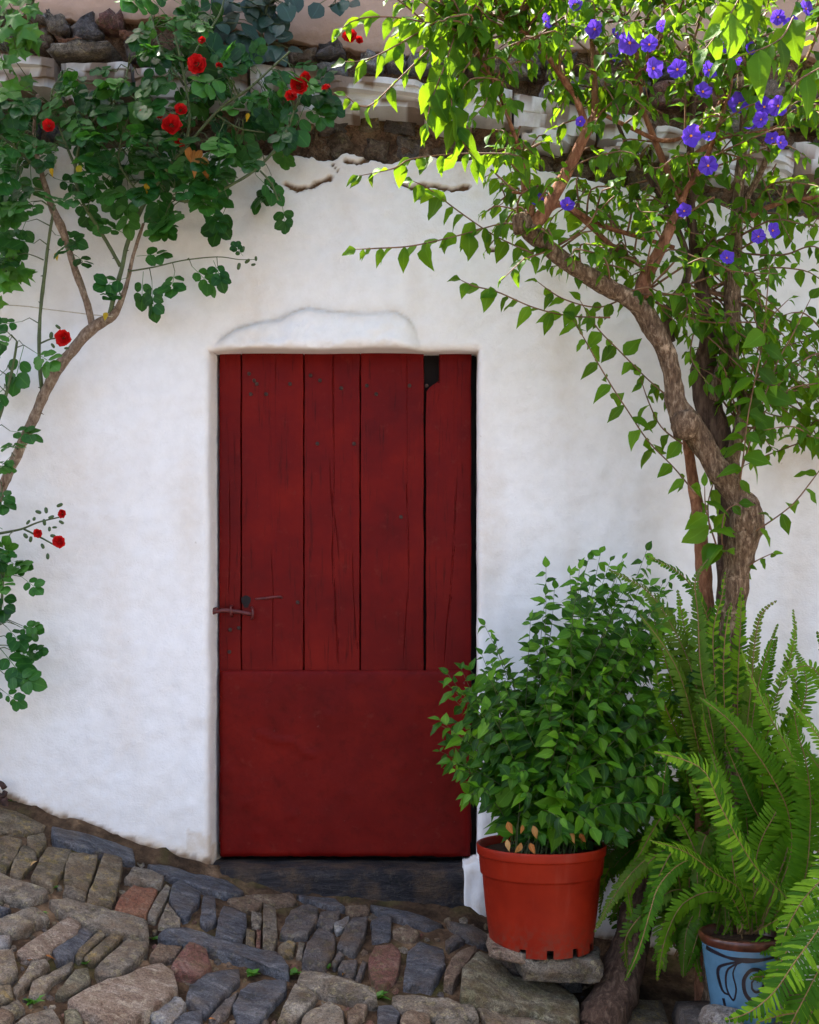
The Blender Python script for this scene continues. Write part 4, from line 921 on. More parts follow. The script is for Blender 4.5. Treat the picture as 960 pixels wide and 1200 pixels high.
BR.append(branch([(757,352,-.49,22),(754,332,-.49,18),(766,308,-.49,15),(778,284,-.49,14),(790,258,-.48,13),(799,238,-.47,11),(790,215,-.46,9),(778,190,-.46,8),(766,160,-.46,7),(752,120,-.47,6),(748,70,-.5,5),(730,20,-.52,4)], 'barkred', 12, 0.1))
BR.append(branch([(798,240,-.47,8),(806,220,-.5,7),(830,180,-.55,6),(848,130,-.6,5),(860,80,-.64,4),(868,20,-.66,3)], 'barkred', 8, 0.08))
BR.append(branch([(752,312,-.40,5),(720,290,-.40,6),(695,268,-.40,6),(672,248,-.40,6),(640,232,-.42,4),(600,225,-.44,3)], 'barkred', 8, 0.06))
BR.append(branch([(786,400,-.36,12),(782,372,-.35,12),(790,350,-.34,11),(802,335,-.34,10),(806,305,-.33,9),(790,260,-.32,7),(765,215,-.32,6),(740,180,-.33,5),(722,140,-.34,4)], 'barkdark', 10, 0.1))
BR.append(branch([(640,250,-.5,7),(660,240,-.47,6),(700,262,-.42,6),(740,275,-.40,5),(790,290,-.36,5)], 'barkred', 8, 0.06))
BR.append(branch([(625,262,-.55,10),(617,225,-.55,8),(612,190,-.58,7),(600,150,-.64,5),(585,110,-.7,4),(560,60,-.78,3),(540,20,-.82,2.5)], 'barkred', 8, 0.06))
BR.append(branch([(862,250,-.34,9),(885,215,-.38,8),(905,170,-.44,7),(925,120,-.5,5),(945,70,-.56,4),(965,20,-.6,3)], 'bark', 8, 0.1))
BR.append(branch([(866,260,-.34,8),(895,245,-.34,7),(925,235,-.34,6),(965,230,-.36,5),(1000,222,-.36,3)], 'barkred', 8, 0.1))
BR.append(branch([(815,180,-.34,6),(850,160,-.36,6),(890,155,-.38,5),(930,140,-.4,4),(965,120,-.4,3)], 'barkred', 8, 0.1))
BR.append(branch([(700,130,-.58,5),(740,150,-.52,5),(780,165,-.46,5),(820,150,-.44,4),(850,110,-.46,3)], 'barkred', 8, 0.06))
# knots on the trunk
for a, b, y, s in ((803, 498, -.505, 30), (872, 612, -.49, 30), (612, 262, -.565, 22)):
    c = P(a, b, y); q = s / FPX * (DIST + y); rock('knot', c, q, q * 1.05, q * 0.8, M['bark'], tree, a, 0, 0.8, 0.2, cuts=4)
mb = MB(); tube(mb, [P(815,985,-.33), P(782,1010,-.33), P(756,1050,-.34), P(738,1110,-.38), P(722,1165,-.44), P(700,1215,-.52)], [.03, .04, .05, .058, .068, .08], 16, 0.014, 0.2, 22, 5)
mb.build('root', M['barkdark'], tree)
nodes = [p for b in BR[5:] for p in b] + [p for b in BR[2:4] for p in b[-60:]] + BR[0][-30:]
nodes = [p for p in nodes if p.z > 1.75] + [P(a, b, -.34) for a, b in ((872, 470), (870, 500), (990, 480), (985, 420), (1000, 540))]
tw = MB(); TL = []
def sprig(pts, size=0.075, spacing=0.028, r=0.0022, droop=0.75, start=0.05, spread=0.55, camb=0.65, upn=0.4):
    if pts[0][1] > 170 and pts[0][0] < 840: pts = [pts[0]] + [(a, b, y + 0.13) for a, b, y in pts[1:]]
    w = [P(a, b, y) for a, b, y in pts]; pp = tube(tw, w, [r * 1.4] + [r] * (len(w) - 2) + [r * 0.5], 5, 0.015); leaf_along(pp, start, spacing, size, TL, droop, spread, camb, 0.3, True, upn)
sprig([(625,297,-.55),(580,276,-.6),(537,247,-.64),(504,222,-.66),(484,212,-.67)], 0.075, 0.030)
sprig([(600,262,-.58),(583,263,-.6),(537,276,-.64),(483,288,-.68),(440,291,-.7),(417,292,-.71)], 0.075, 0.034)
sprig([(715,372,-.5),(667,370,-.55),(625,360,-.6),(583,342,-.63),(555,335,-.64),(540,328,-.65)], 0.075, 0.032)
sprig([(600,180,-.62),(540,180,-.68),(483,186,-.72),(462,197,-.73),(421,206,-.74)], 0.07, 0.038)
sprig([(815,578,-.52),(790,548,-.56),(760,517,-.58),(735,480,-.6),(718,454,-.6),(700,424,-.6),(689,404,-.6),(672,375,-.6)], 0.085, 0.038)
sprig([(790,470,-.5),(760,445,-.55),(727,412,-.58),(700,384,-.58),(680,352,-.58)], 0.07, 0.032)
sprig([(866,575,-.5),(872,530,-.54),(877,487,-.56),(886,440,-.58),(893,404,-.58),(898,360,-.58),(902,310,-.58)], 0.085, 0.034)
sprig([(886,622,-.52),(910,606,-.55),(930,590,-.56),(948,568,-.56),(965,545,-.56)], 0.09, 0.045)
sprig([(868,520,-.46),(890,490,-.48),(922,458,-.5),(952,450,-.5),(975,448,-.5)], 0.07, 0.04)
sprig([(868,670,-.46),(885,658,-.5),(906,648,-.51)], 0.05, 0.035)
sprig([(866,560,-.47),(905,440,-.5),(930,390,-.52),(950,350,-.53)], 0.08, 0.034)
sprig([(800,520,-.5),(775,500,-.53),(760,470,-.55),(750,440,-.55)], 0.07, 0.034)
sprig([(730,350,-.52),(700,360,-.56),(660,350,-.6),(630,330,-.62)], 0.07, 0.034)
sprig([(832,620,-.49),(830,590,-.53),(838,560,-.54),(845,535,-.54)], 0.09, 0.05); sprig([(850,650,-.49),(846,630,-.53),(850,600,-.54),(866,590,-.55)], 0.09, 0.045)
sprig([(840,640,-.49),(828,600,-.53),(826,570,-.54)], 0.085, 0.04)
sprig([(540,20,-.8),(520,80,-.84),(505,120,-.85),(500,150,-.85)], 0.09, 0.03); sprig([(560,60,-.8),(530,110,-.84),(540,160,-.84),(560,190,-.82)], 0.10, 0.03)
sprig([(520,20,-.84),(470,50,-.88),(430,70,-.9),(405,72,-.9)], 0.075, 0.028); sprig([(520,30,-.86),(460,20,-.9),(420,22,-.92),(398,35,-.92)], 0.075, 0.026); sprig([(520,40,-.84),(465,95,-.86),(430,125,-.86),(405,112,-.86)], 0.06, 0.034)
sprig([(930,20,-.9),(915,45,-.95),(885,60,-.98),(850,70,-1.0)], 0.115, 0.04); sprig([(1000,60,-.9),(960,80,-.98),(935,95,-1.0),(925,110,-1.0)], 0.115, 0.04); sprig([(880,-30,-.9),(860,10,-.96),(840,40,-.98),(825,60,-1.0)], 0.12, 0.045)
def crown(n, xr, yr, dr, size, spacing, accept=None, rr=0.0022, drp=(0.2, 0.9)):
    k = 0; tries = 0
    while k < n and tries < n * 20:
        tries += 1; a, b = U(*xr), U(*yr); y = U(*dr)
        if accept and not accept(a, b): continue
        e = P(a, b, y); best = min((q for q in random.sample(nodes, 90)), key=lambda q: (q - e).length + 0.6 * max(0, q.z - e.z))
        d = e - best
        if d.length > 0.75: best = e - d.normalized() * U(0.35, 0.55)
        L = (e - best).length
        if L < 0.06: continue
        m1 = lerp(best, e, 0.4) + V((U(-.04, .04), U(-.05, .02), U(0.0, .07))); m2 = lerp(best, e, 0.75) + V((U(-.03, .03), U(-.04, .02), U(0, .05)))
        pp = tube(tw, [best, m1, m2, e], [rr * 1.7, rr * 1.3, rr, rr * 0.5], 5, 0.02)
        leaf_along(pp, 0.28 if L > 0.2 else 0.05, spacing, size, TL, U(*drp), 0.8, 0.45, 0.45); k += 1
def left_edge(a, b): return a > np.interp(b, [-120, 0, 60, 120, 200, 250, 300], [440, 440, 470, 530, 560, 600, 640])
crown(74, (400, 700), (-60, 45), (-.95, -.40), 0.056, 0.021, left_edge)
crown(30, (440, 650), (40, 190), (-.88, -.45), 0.058, 0.024, left_edge, drp=(0.5, 1.0))
crown(74, (680, 1000), (-60, 60), (-.95, -.30), 0.058, 0.023)
crown(72, (640, 1000), (60, 200), (-.8, -.20), 0.054, 0.024)
crown(54, (700, 1000), (190, 330), (-.7, -.2), 0.054, 0.023)
crown(34, (870, 1010), (400, 560), (-.55, -.12), 0.055, 0.026)
crown(22, (560, 760), (200, 330), (-.66, -.3), 0.055, 0.030)
crown(30, (790, 980), (320, 460), (-.62, -.2), 0.06, 0.030)
crown(26, (560, 1000), (200, 280), (-.30, -.12), 0.07, 0.032)
o = tw.build('twigs', M['twig'], tree); tag(o, kind='stuff')
lset = leaf_set('ovate', 5, 100, M['treeleaf'], curl=0.3, fold=0.3, wave=0.2) + leaf_set('lance', 6, 140, M['treeleaf'], curl=0.35, fold=0.3, wave=0.25)
foliage(tree, TL, lset, M['treeleaf'])
# violet flowers
def flower_geo(seed):
    rs = random.Random(seed); v, f, tint = [V((0, 0, -0.10))], [], [0.0]; n = 40; rings = [0.35, 0.7, 0.92, 1.0]
    for q in rings:
        for i in range(n):
            t = 2 * math.pi * i / n; lobe = 0.84 + 0.16 * abs(math.cos(2.5 * t)) ** 0.6 + 0.03 * math.sin(11 * t + seed); r = q * (lobe if q > 0.6 else 1) 
            z = -0.10 + 0.26 * q * q + 0.09 * q * math.cos(5 * t) + 0.09 * q * math.sin(2 * t + seed) + 0.05 * q * math.sin(10 * t + seed); v.append(V((r * math.cos(t), r * math.sin(t), z))); tint.append(0.15 * math.cos(5 * t))
    for i in range(n): f.append((0, 1 + i, 1 + (i + 1) % n))
    for k in range(len(rings) - 1):
        for i in range(n): a = 1 + k * n; f.append((a + i, a + n + i, a + n + (i + 1) % n, a + (i + 1) % n))
    return v, f, tint
fm = []
for s in range(3):
    v, f, t = flower_geo(s); fm.append(mesh_data('flower', v, f, M['petalblue'], True, {'tint': t, 'mid': [0] * len(v)}))
sv, sf = [], []
for i in range(5):                                   # dark rays on the petals, lying just above them
    t = 2 * math.pi * i / 5; d = V((math.cos(t), math.sin(t), 0)); s = V((-d.y, d.x, 0)); b = len(sv)
    sv += [d * 0.10 + s * 0.05 + V((0, 0, -0.06)), d * 0.10 - s * 0.05 + V((0, 0, -0.06)), d * 0.5 - s * 0.04 + V((0, 0, 0.02)), d * 0.5 + s * 0.04 + V((0, 0, 0.02)), d * 0.85 + V((0, 0, 0.165))]
    sf += [(b, b + 1, b + 2, b + 3), (b + 3, b + 2, b + 4)]
star_me = mesh_data('petal_star', sv, sf, M['petalstar'])
vv, ff = rock_mesh(0.22, 0.2, 0.22, 5, 0.9, 0.15, 2); eye_me = mesh_data('flower_eye', vv, ff, M['anther'])
FL = [(674,5,10),(640,25,10),(697,34,11),(719,65,13),(738,50,14),(761,52,11),(766,80,14),(794,81,12),(831,82,11),(824,107,12),(867,121,16),(896,125,12),(912,124,12),(892,140,11),(810,159,15),(831,160,9),(830,194,12),(802,247,11),(889,277,11),(906,270,11),
      (665,240,9),(630,234,8),(905,162,9),(915,167,9),(927,30,12),(912,20,9),(880,57,9),(847,52,10),(775,30,8),(680,142,6),(880,150,8),(852,302,9),(935,42,10),(722,40,9),(853,62,8),(864,70,8),(945,10,10)]
for i, (a, b, r) in enumerate(FL):
    y = -0.58 - 0.34 * R() if b < 200 else -0.56 - 0.14 * R()
    p = P(a, b, y); s = r * 0.94 * U(.85, 1.08) / FPX * (DIST + y)
    nn = V((U(-.7, .7), -1, U(-.4, .6))) if r > 9 else V((U(-.9, .9), -1, U(-.7, .8)))
    Mx = frame(p, V((U(-1, 1), 0.2, U(-1, 1))), nn, s)
    fo = place('flower', fm[i % 3], Mx, tree); place('petal_star', star_me, Mx, fo); place('flower_eye', eye_me, Mx @ Matrix.Translation((0, 0, -0.02)), fo)

# ------------------------------------------------------------------ the climbing rose
rose = empty('climbing_rose', P(-60, 900, -.12), 'climbing red rose trained over the wall left of the door', 'rose')
def cane(pts, mat='cane', sides=10, lump=0.14, thorns=True):
    w = [P(a, b, y) for a, b, y, r in pts]; rad = [r * 0.86 / 2 / FPX * (DIST + y) for a, b, y, r in pts]; m_ = MB(); pp = tube(m_, w, rad, sides, 0.012, lump * 1.5, 26, pts[0][1])
    if thorns:
        for k in range(3, len(pp) - 3, 7):
            d = V((U(-1, 1), U(-1, 0), U(-.4, .6))).normalized(); r = float(np.interp(k / len(pp), np.linspace(0, 1, len(rad)), rad)); q = pp[k] + d * r * 0.7
            tube(m_, [q, q + d * (r * 0.5 + 0.006) + V((0, 0, -.002))], [0.0032, 0.0006], 5, 0.02)
    m_.build('cane', M[mat], rose, w[0]); return pp
RC_ = []
RC_.append(cane([(-70,930,-.05,16),(-50,760,-.07,15),(-20,630,-.08,14),(0,578,-.09,13),(20,533,-.09,13),(36,498,-.09,14),(52,462,-.10,14),(66,434,-.10,16),(84,412,-.10,14),(100,392,-.10,15),(115,380,-.10,15),(128,373,-.10,13),(136,366,-.10,10),(143,350,-.105,7),(150,328,-.11,6),(156,300,-.12,5),(168,262,-.13,4)]))
RC_.append(cane([(108,383,-.10,10),(104,362,-.10,9),(97,340,-.11,9),(88,316,-.11,10),(80,290,-.11,9),(70,262,-.12,12),(60,240,-.12,9),(48,200,-.13,7),(40,160,-.15,5),(44,110,-.17,4)]))
RC_.append(cane([(128,372,-.10,7),(134,345,-.10,7),(142,318,-.11,6),(148,290,-.11,6),(158,262,-.12,6),(175,228,-.14,6),(198,195,-.16,6),(215,172,-.18,5),(222,140,-.2,4),(216,90,-.22,4),(205,40,-.24,3)], 'greencane'))
RC_.append(cane([(141,312,-.11,5),(130,292,-.12,5),(112,262,-.13,5),(96,235,-.14,4),(88,200,-.16,4),(100,140,-.2,3)], 'greencane', 8))
RC_.append(cane([(50,465,-.09,5),(46,420,-.09,5),(47,370,-.1,5),(53,315,-.11,5),(58,275,-.12,4),(64,240,-.13,4)], 'greencane', 8))
RC_.append(cane([(180,222,-.14,5),(220,236,-.17,4),(260,222,-.19,4),(300,198,-.2,4),(330,165,-.21,4),(345,130,-.22,3)], 'greencane', 8))
RC_.append(cane([(195,200,-.16,4),(255,130,-.2,4),(290,105,-.22,4),(320,78,-.23,3),(340,60,-.24,3)], 'greencane', 8))
RC_.append(cane([(-40,700,-.08,8),(-25,600,-.1,7),(-10,520,-.12,6),(5,470,-.13,5),(15,430,-.14,4),(20,400,-.15,3)], 'greencane', 8))
RC_.append(cane([(-40,900,-.08,8),(-20,820,-.1,6),(-8,770,-.12,5),(0,720,-.13,4),(4,680,-.13,3)], 'greencane', 8))
RC_.append(cane([(150,318,-.12,2.6),(180,313,-.14,2.2),(215,305,-.15,2),(255,301,-.16,1.6),(280,304,-.16,1.3),(300,304,-.16,1)], 'greencane', 6, 0.05, False))
RC_.append(cane([(305,200,-.2,3),(318,215,-.2,3),(326,235,-.2,2)], 'greencane', 6, 0.05, False))
RC_.append(cane([(45,200,-.14,5),(15,170,-.2,4),(-15,150,-.24,4)], 'greencane', 6, 0.05))
RC_.append(cane([(0,625,-.12,4),(25,620,-.13,3),(45,612,-.13,2.5),(70,606,-.14,2)], 'greencane', 6, 0.05, False)); RC_.append(cane([(28,620,-.13,3),(48,630,-.13,2.5),(66,640,-.14,2)], 'greencane', 6, 0.05, False)); RC_.append(cane([(48,402,-.1,3),(60,397,-.12,2.5),(72,396,-.14,2)], 'greencane', 6, 0.05, False))
for pts_ in ([(214,90,-.22,3),(235,50,-.2,3),(258,15,-.2,2.5),(268,-30,-.2,2)],[(216,100,-.22,3),(190,60,-.2,3),(178,20,-.18,2.5),(170,-30,-.18,2)],[(90,200,-.16,4),(70,150,-.18,3),(60,110,-.2,2.5),(80,80,-.2,2)],[(100,150,-.2,3),(140,110,-.2,3),(150,80,-.2,2)],[(170,235,-.14,3),(140,190,-.16,3),(150,140,-.18,2.5),(170,110,-.18,2)],[(255,135,-.2,3),(280,150,-.2,2.5),(310,155,-.2,2)]): RC_.append(cane(pts_, 'greencane', 6, 0.05))
def compound(seed):
    """one rose leaf: stalk with five (or seven) toothed leaflets, length about 1"""
    rs = random.Random(seed); v, f, mid = [], [], []
    n = rs.choice((5, 5, 5, 7)); slots = [(1.0, 0, 0.44)]
    for k in range((n - 1) // 2):
        y = 0.62 - 0.28 * k if n == 5 else 0.68 - 0.22 * k
        for s in (-1, 1): slots.append((y + rs.uniform(-.03, .03), s, (0.40 - 0.05 * k) * rs.uniform(0.85, 1.1)))
    for y, s, size in slots:
        g, ff_, md = leaf_mesh('round', rs.randint(0, 9999), 0.2 * rs.uniform(0.0, 1.4), 0.14 * rs.uniform(0.2, 1.6), 0.05, rs.uniform(-.18, .18))
        base = V((0, min(y, 0.62), -0.10 * y * y)); ang = 0 if s == 0 else s * rs.uniform(0.85, 1.25)
        d = V((math.sin(ang), math.cos(ang), rs.uniform(-0.35, 0.1))); Mx = frame(base + d.normalized() * 0.03, d, V((rs.uniform(-.25, .25), rs.uniform(-.25, .25), 1)), size)
        b = len(v); v += [Mx @ q for q in g]; mid += md; f += [tuple(i + b for i in q) for q in ff_]
    b = len(v)
    for y in (0, 0.3, 0.62):
        for q in ((-0.008, 0), (0.008, 0), (0, -0.014)): v.append(V((q[0], y, q[1] - 0.10 * y * y))); mid.append(1.0)
    for i in range(2):
        for k in range(3): k2 = (k + 1) % 3; f.append((b + i * 3 + k, b + i * 3 + k2, b + i * 3 + 3 + k2, b + i * 3 + 3 + k))
    return v, f, mid
cset = []
for k in range(10):
    g = compound(500 + k); cset.append((g, mesh_data('leaf', g[0], g[1], M['roseleaf'], True, {'mid': g[2], 'tint': [0.0] * len(g[0])})))
RLV = []
rnodes = [p for b in RC_ for p in b]
pet = MB()
def rose_leaf(a, b, y, size=0.15, dirv=None, nn=None):
    p = P(a, b, y); q = min((c for c in rnodes), key=lambda c: (c - p).length)
    d = dirv or ((p - q).normalized() * 0.6 + V((U(-.7, .7), U(-.7, .1), U(-.9, .25))))
    n_ = nn or V((U(-.4, .4), -0.95 + U(-.3, .3), 0.6 + U(-.4, .4)))
    RLV.append(frame(p, d, n_, size * U(0.8, 1.15)))
    if (p - q).length > 0.12: q = p + (q - p).normalized() * U(.07, .12)
    if 0.02 < (p - q).length: tube(pet, [q, lerp(q, p, 0.5) + V((0, -0.015, 0.012)), p], [0.0022, 0.0016, 0.0012], 5, 0.03)
ROSE_POLY = [(-20,105),(30,98),(90,85),(130,82),(160,50),(172,5),(175,-15),(255,-15),(250,50),(275,85),(305,75),(340,72),(365,105),(360,145),(335,160),(318,190),(290,195),(268,230),(240,212),(222,232),(180,280),(158,230),(110,242),(90,238),(60,250),(30,242),(-20,235)]
k = 0
while k < 270:
    a, b = U(-20, 385), U(-15, 290)
    if not inside(ROSE_POLY, a, b): continue
    if 150 < b and 55 < a < 140 and R() < 0.45: continue
    rose_leaf(a, b, U(-.29, -.05), U(0.085, 0.155)); k += 1
for a, b, s in ((150,275,.12),(160,300,.12),(150,325,.13),(168,318,.13),(178,328,.12),(140,345,.10),(205,318,.13),(225,312,.12),(250,305,.11),(318,205,.13),(322,225,.13),(330,235,.11),(268,235,.14),(255,215,.14),(240,240,.12),(300,205,.12),
                (12,300,.14),(40,285,.14),(65,275,.13),(30,260,.14),(80,285,.12),(90,300,.10),(10,395,.15),(28,405,.14),(40,412,.13),(8,432,.14),(5,470,.14),(12,505,.13),(18,545,.12),(5,455,.12),(2,570,.12),(15,525,.11),(3,620,.13),(10,640,.1),(0,660,.13),(4,690,.13),(8,735,.12),(2,762,.13),(5,790,.12),(4,810,.1),(20,765,.08),(24,735,.07)):
    rose_leaf(a, b, U(-.2, -.1), s)
for _ in range(34): rose_leaf(U(-22, 26), random.choice((U(375, 560), U(600, 690), U(720, 815))), U(-.2, -.08), U(.08, .13))
for (a, b) in ((285,300),(255,312)): rose_leaf(a, b, -.16, 0.06)
o = pet.build('leaf_stalks', M['greencane'], rose); tag(o, kind='stuff')
foliage(rose, RLV, cset, M['roseleaf'])
# red blooms
def bloom_geo(seed):
    rs = random.Random(seed); v, f, t = [], [], []
    for ring, (n, r0, r1, h0, h1) in enumerate([(3, 0.08, 0.16, 0.2, 0.72), (4, 0.16, 0.36, 0.1, 0.72), (5, 0.26, 0.60, 0.0, 0.62), (6, 0.34, 0.86, -0.1, 0.44), (6, 0.36, 1.02, -0.2, 0.16)]):
        for k in range(n):
            a0 = 6.283 * k / n + ring * 0.7 + rs.uniform(-.15, .15); span = 6.283 / n * 0.75; b = len(v)
            for i, s in enumerate((0, 0.4, 0.75, 1.0)):
                for j in range(5):
                    w = (j - 2) / 2; a = a0 + w * span * (0.45 + 0.55 * math.sin(min(1, s + 0.25) * 1.57)) * (1 - 0.25 * (s == 1) * abs(w)); r = lerp(r0, r1, s ** 0.8) + 0.07 * (s == 1) - 0.05 * abs(w) * s
                    r *= rs.uniform(.86, 1.12); z = lerp(h0, h1, s) - 0.10 * w * w * s + rs.uniform(-.09, .09); v.append(V((r * math.cos(a), r * math.sin(a), z))); t.append((ring * 0.17 + k * 0.09) % 1)
            for i in range(3):
                for j in range(4): q = b + i * 5 + j; f.append((q, q + 1, q + 6, q + 5))
    return v, f, t
bm = []
for s in range(3):
    v, f, t = bloom_geo(s); bm.append(mesh_data('bloom', v, f, M['petalred'], True, {'tint': t, 'mid': [0] * len(v)}))
cv, cf = rock_mesh(0.7, 0.9, 0.7, 8, 0.95, 0.05, 2); hip_me = mesh_data('calyx', [v + V((0, 0, -0.35)) for v in cv], cf, M['bud'])
for i, (a, b, r) in enumerate([(231,75,11),(350,101,10),(358,90,6),(341,112,7),(382,103,5.5),(201,146,11),(212,128,7),(167,133,5.5),(211,168,6),(57,147,7),(74,396,9),(237,47,4.5),(257,77,4),(410,42,8),(421,47,4.5),(69,635,7),(44,625,5),(73,602,5),(187,135,4)]):
    y = (-.31 if b < 250 else -.17) - 0.04 * R(); p = P(a, b, y); s = r / FPX * (DIST + y)
    Mx = frame(p, V((U(-1, 1), U(-.2, .2), U(-1, 1))), V((U(-.4, .4), -0.9, U(0.0, .7))), s); fo = place('bloom', bm[i % 3], Mx, rose); place('calyx', hip_me, Mx, fo)
vv, ff = rock_mesh(1, 1, 2.0, 4, 0.9, 0.08, 2); bud_me = mesh_data('bud', vv, ff, M['bud'])
for a, b in ((60,606),(52,612),(40,608),(33,612),(58,620),(50,640),(56,652),(36,632),(62,628),(45,600),(70,592),(64,618),(285,292),(300,303),(297,310),(280,312),(290,306),(68,383),(60,393),(62,405),(78,408),(72,612),(30,628),(54,598)):
    y = -.15; place('bud', bud_me, frame(P(a, b, y), V((U(-1, 1), -.3, U(-1, 1))), V((U(-1, 1), U(-1, 0), U(0, 1))), U(.007, .011)), rose)
ys_ = leaf_set('ovate', 4, 900, M['yellowleaf'], curl=0.7, fold=0.6)
for a, b, s in ((95,194,.05),(174,214,.045),(125,366,.04),(60,197,.03),(66,296,.03),(292,133,.03)):
    place('leaf', random.choice(ys_)[1], frame(P(a, b, -.31 if b < 260 else -.14), V((U(-.5, .5), -.1, -1)), V((U(-.3, .3), -1, .3)), s * 0.7), rose)
ds_ = leaf_set('lance', 6, 930, M['deadleaf'], curl=0.3, fold=0.7)
for a, b in ((228,176),(232,190),(238,184),(241,192),(222,172),(236,176),(230,184)):
    place('leaf', random.choice(ds_)[1], frame(P(a, b, -.32), V((U(-.4, .4), -.1, -1)), V((U(-.6, .6), -1, .2)), .05), rose)

# ------------------------------------------------------------------ vine, dark climber
def lobed(seed):
    rs = random.Random(seed); v, f, mid = [V((0, 0.12, 0.02))], [], [1.0]; tips = [(-2.35, .55), (-1.75, .42), (-1.2, .82), (-.62, .52), (0, 1.0), (.62, .52), (1.2, .82), (1.75, .42), (2.35, .55)]; ring = []
    for i, (a, r) in enumerate(tips):
        ring.append((a, r * rs.uniform(.9, 1.1)))
        if i < len(tips) - 1: a2 = (a + tips[i + 1][0]) / 2; ring.append((a2, min(r, tips[i + 1][1]) * rs.uniform(.95, 1.2)))
    for q in (0.55, 1.0):
        for a, r in ring: v.append(V((math.sin(a) * r * q * .7, .12 + math.cos(a) * r * q * .7, .10 * math.sin(a * 3 + seed) * q - .15 * q * q * r))); mid.append(0.0)
    n = len(ring)
    for i in range(n - 1): f.append((0, 1 + i, 2 + i)); f.append((1 + i, 1 + n + i, 2 + n + i, 2 + i))
    f.append((0, n, 1)); return v, f, mid
vset = []
for k in range(5):
    g = lobed(k); vset.append((g, mesh_data('leaf', g[0], g[1], M['vineleaf'], True, {'mid': g[2], 'tint': [0.0] * len(g[0])})))
def climber(name, root, label, cat, stem, leaves, lset_, mat, size, y):
    r = empty(name, P(*root), label, cat); m_ = MB(); pp = tube(m_, [P(*q) for q in stem], [0.006] + [0.004] * (len(stem) - 2) + [0.002], 6, 0.03, 0.1)
    L = []
    for a, b in leaves:
        yy_ = y + U(-.07, .04); p = P(a, b, yy_); q = min(pp, key=lambda c: (c - p).length); tube(m_, [q, lerp(q, p, .5) + V((0, -.01, .01)), p], 0.0014, 5, .03)
        L.append(frame(p, V((U(-.6, .6), U(-.4, 0), U(-1, .1))), V((U(-.3, .3), -.8, .6 + U(-.3, .3))), size * U(.75, 1.25)))
    m_.build('stem', M['twiggreen'], r, pp[0]); foliage(r, L, lset_, mat)
climber('vine', (-60, 140, -.1), 'bright green lobed-leaf vine in the top left corner', 'vine', [(-70, 150, -.1), (-40, 90, -.14), (0, 40, -.2), (30, 15, -.22), (45, -10, -.22)],
        [(U(-15, 52), U(-15, 95)) for _ in range(30) if True], vset, M['vineleaf'], 0.085, -.22)
climber('vine', (-60, 370, -.06), 'dark lobed-leaf vine at the left edge under the rose', 'vine', [(-70, 380, -.06), (-40, 350, -.08), (0, 325, -.1), (15, 310, -.12)],
        [(U(-15, 26), U(295, 350)) for _ in range(15)], vset, M['roseleaf'] if False else M['vineleaf'], 0.085, -.12)
dset = leaf_set('disc', 6, 700, M['darkleaf'], curl=0.2, fold=0.12, wave=0.05)
climber('dark_climber', (300, 110, .02), 'dark blue green round-leaved climber on the upper wall above the rose', 'climber', [(290, 120, .0), (295, 80, -.03), (305, 50, -.05), (310, 20, -.06), (320, -20, -.06)],
        [(a, b) for a, b in ((U(255, 352), U(-10, 75)) for _ in range(75)) if inside([(255, -15), (360, -15), (352, 35), (340, 55), (310, 78), (280, 60), (255, 25)], a, b)], dset, M['darkleaf'], 0.062, -.05)
climber('dark_climber', (395, -30, .0), 'small dark round-leaved shoots at the top edge left of the tree', 'climber', [(380, -50, .0), (390, -20, -.03), (400, 0, -.05)], [(375, 4), (384, -2), (393, 4), (402, 0), (410, 3), (388, 8)], dset, M['darkleaf'], 0.05, -.05)
mb = MB(); tube(mb, [P(-200, 352, -.045), P(0, 357, -.06), P(60, 363, -.075), P(110, 369, -.10), P(132, 371, -.118)], 0.0018, 6, 0.03); o = mb.build('wire', M['wire']); tag(o, 'thin pale wire tied to the rose cane along the white wall', 'wire')

# ------------------------------------------------------------------ jasmine shrub in the red pot
sc0 = V((pc.x, pc.y, pc.z + ph * 0.93))
shrub = empty('potted_shrub', sc0, 'leafy green shrub growing in the red pot beside the door', 'shrub')
SP = [(520,800),(535,775),(560,790),(566,738),(580,760),(600,790),(622,770),(632,720),(640,672),(655,690),(668,668),(690,665),(705,650),(730,662),(752,650),(775,668),(790,700),(808,750),(815,800),(812,860),(806,920),(795,965),(745,985),(680,985),(600,985),(560,980),(540,940),(520,890),(510,850)]
sm = MB(); SL = []
def shrub_stem(e, side=True, r=0.0017, size=0.058, sp=0.021):
    b = sc0 + V((U(-.09, .09), U(-.08, .08), -0.02)); h = e - b
    m1 = b + V((h.x * 0.22 + U(-.02, .02), h.y * 0.25, max(0.06, h.z * 0.42) + 0.03)); m2 = lerp(b, e, 0.68) + V((U(-.02, .02), U(-.02, .02), 0.05 + 0.03 * R()))
    pp = tube(sm, [b, m1, m2, e], [r, r * .8, r * .6, r * .35], 5, 0.02); leaf_along(pp, 0.25, sp, size, SL, U(0.1, 0.7), 0.75, 0.55, 0.4, True, 0.65)
k = 0
while k < 230:
    a, b = U(505, 815), U(645, 988)
    if not inside(SP, a, b): continue
    cx_ = 660; edge_ = min(1, abs(a - cx_) / 150); y = PY + U(-0.30, 0.20) * (1 - 0.45 * edge_); shrub_stem(P(a, b, y), size=U(.045, .085)); k += 1
for a, b in ((690,655),(640,665),(568,733),(758,645),(704,648),(622,725),(580,750),(525,790),(540,783),(668,672),(650,690),(730,655),(785,680),(516,850),(515,880)): shrub_stem(P(a, b, PY + U(-.1, .05)), size=.055)
for a, b in [(U(690, 822), U(780, 1000)) for _ in range(60)]: shrub_stem(P(a, b, PY + U(-.12, .22)), size=.06)
o = sm.build('stems', M['twiggreen'], shrub); tag(o, kind='stuff')
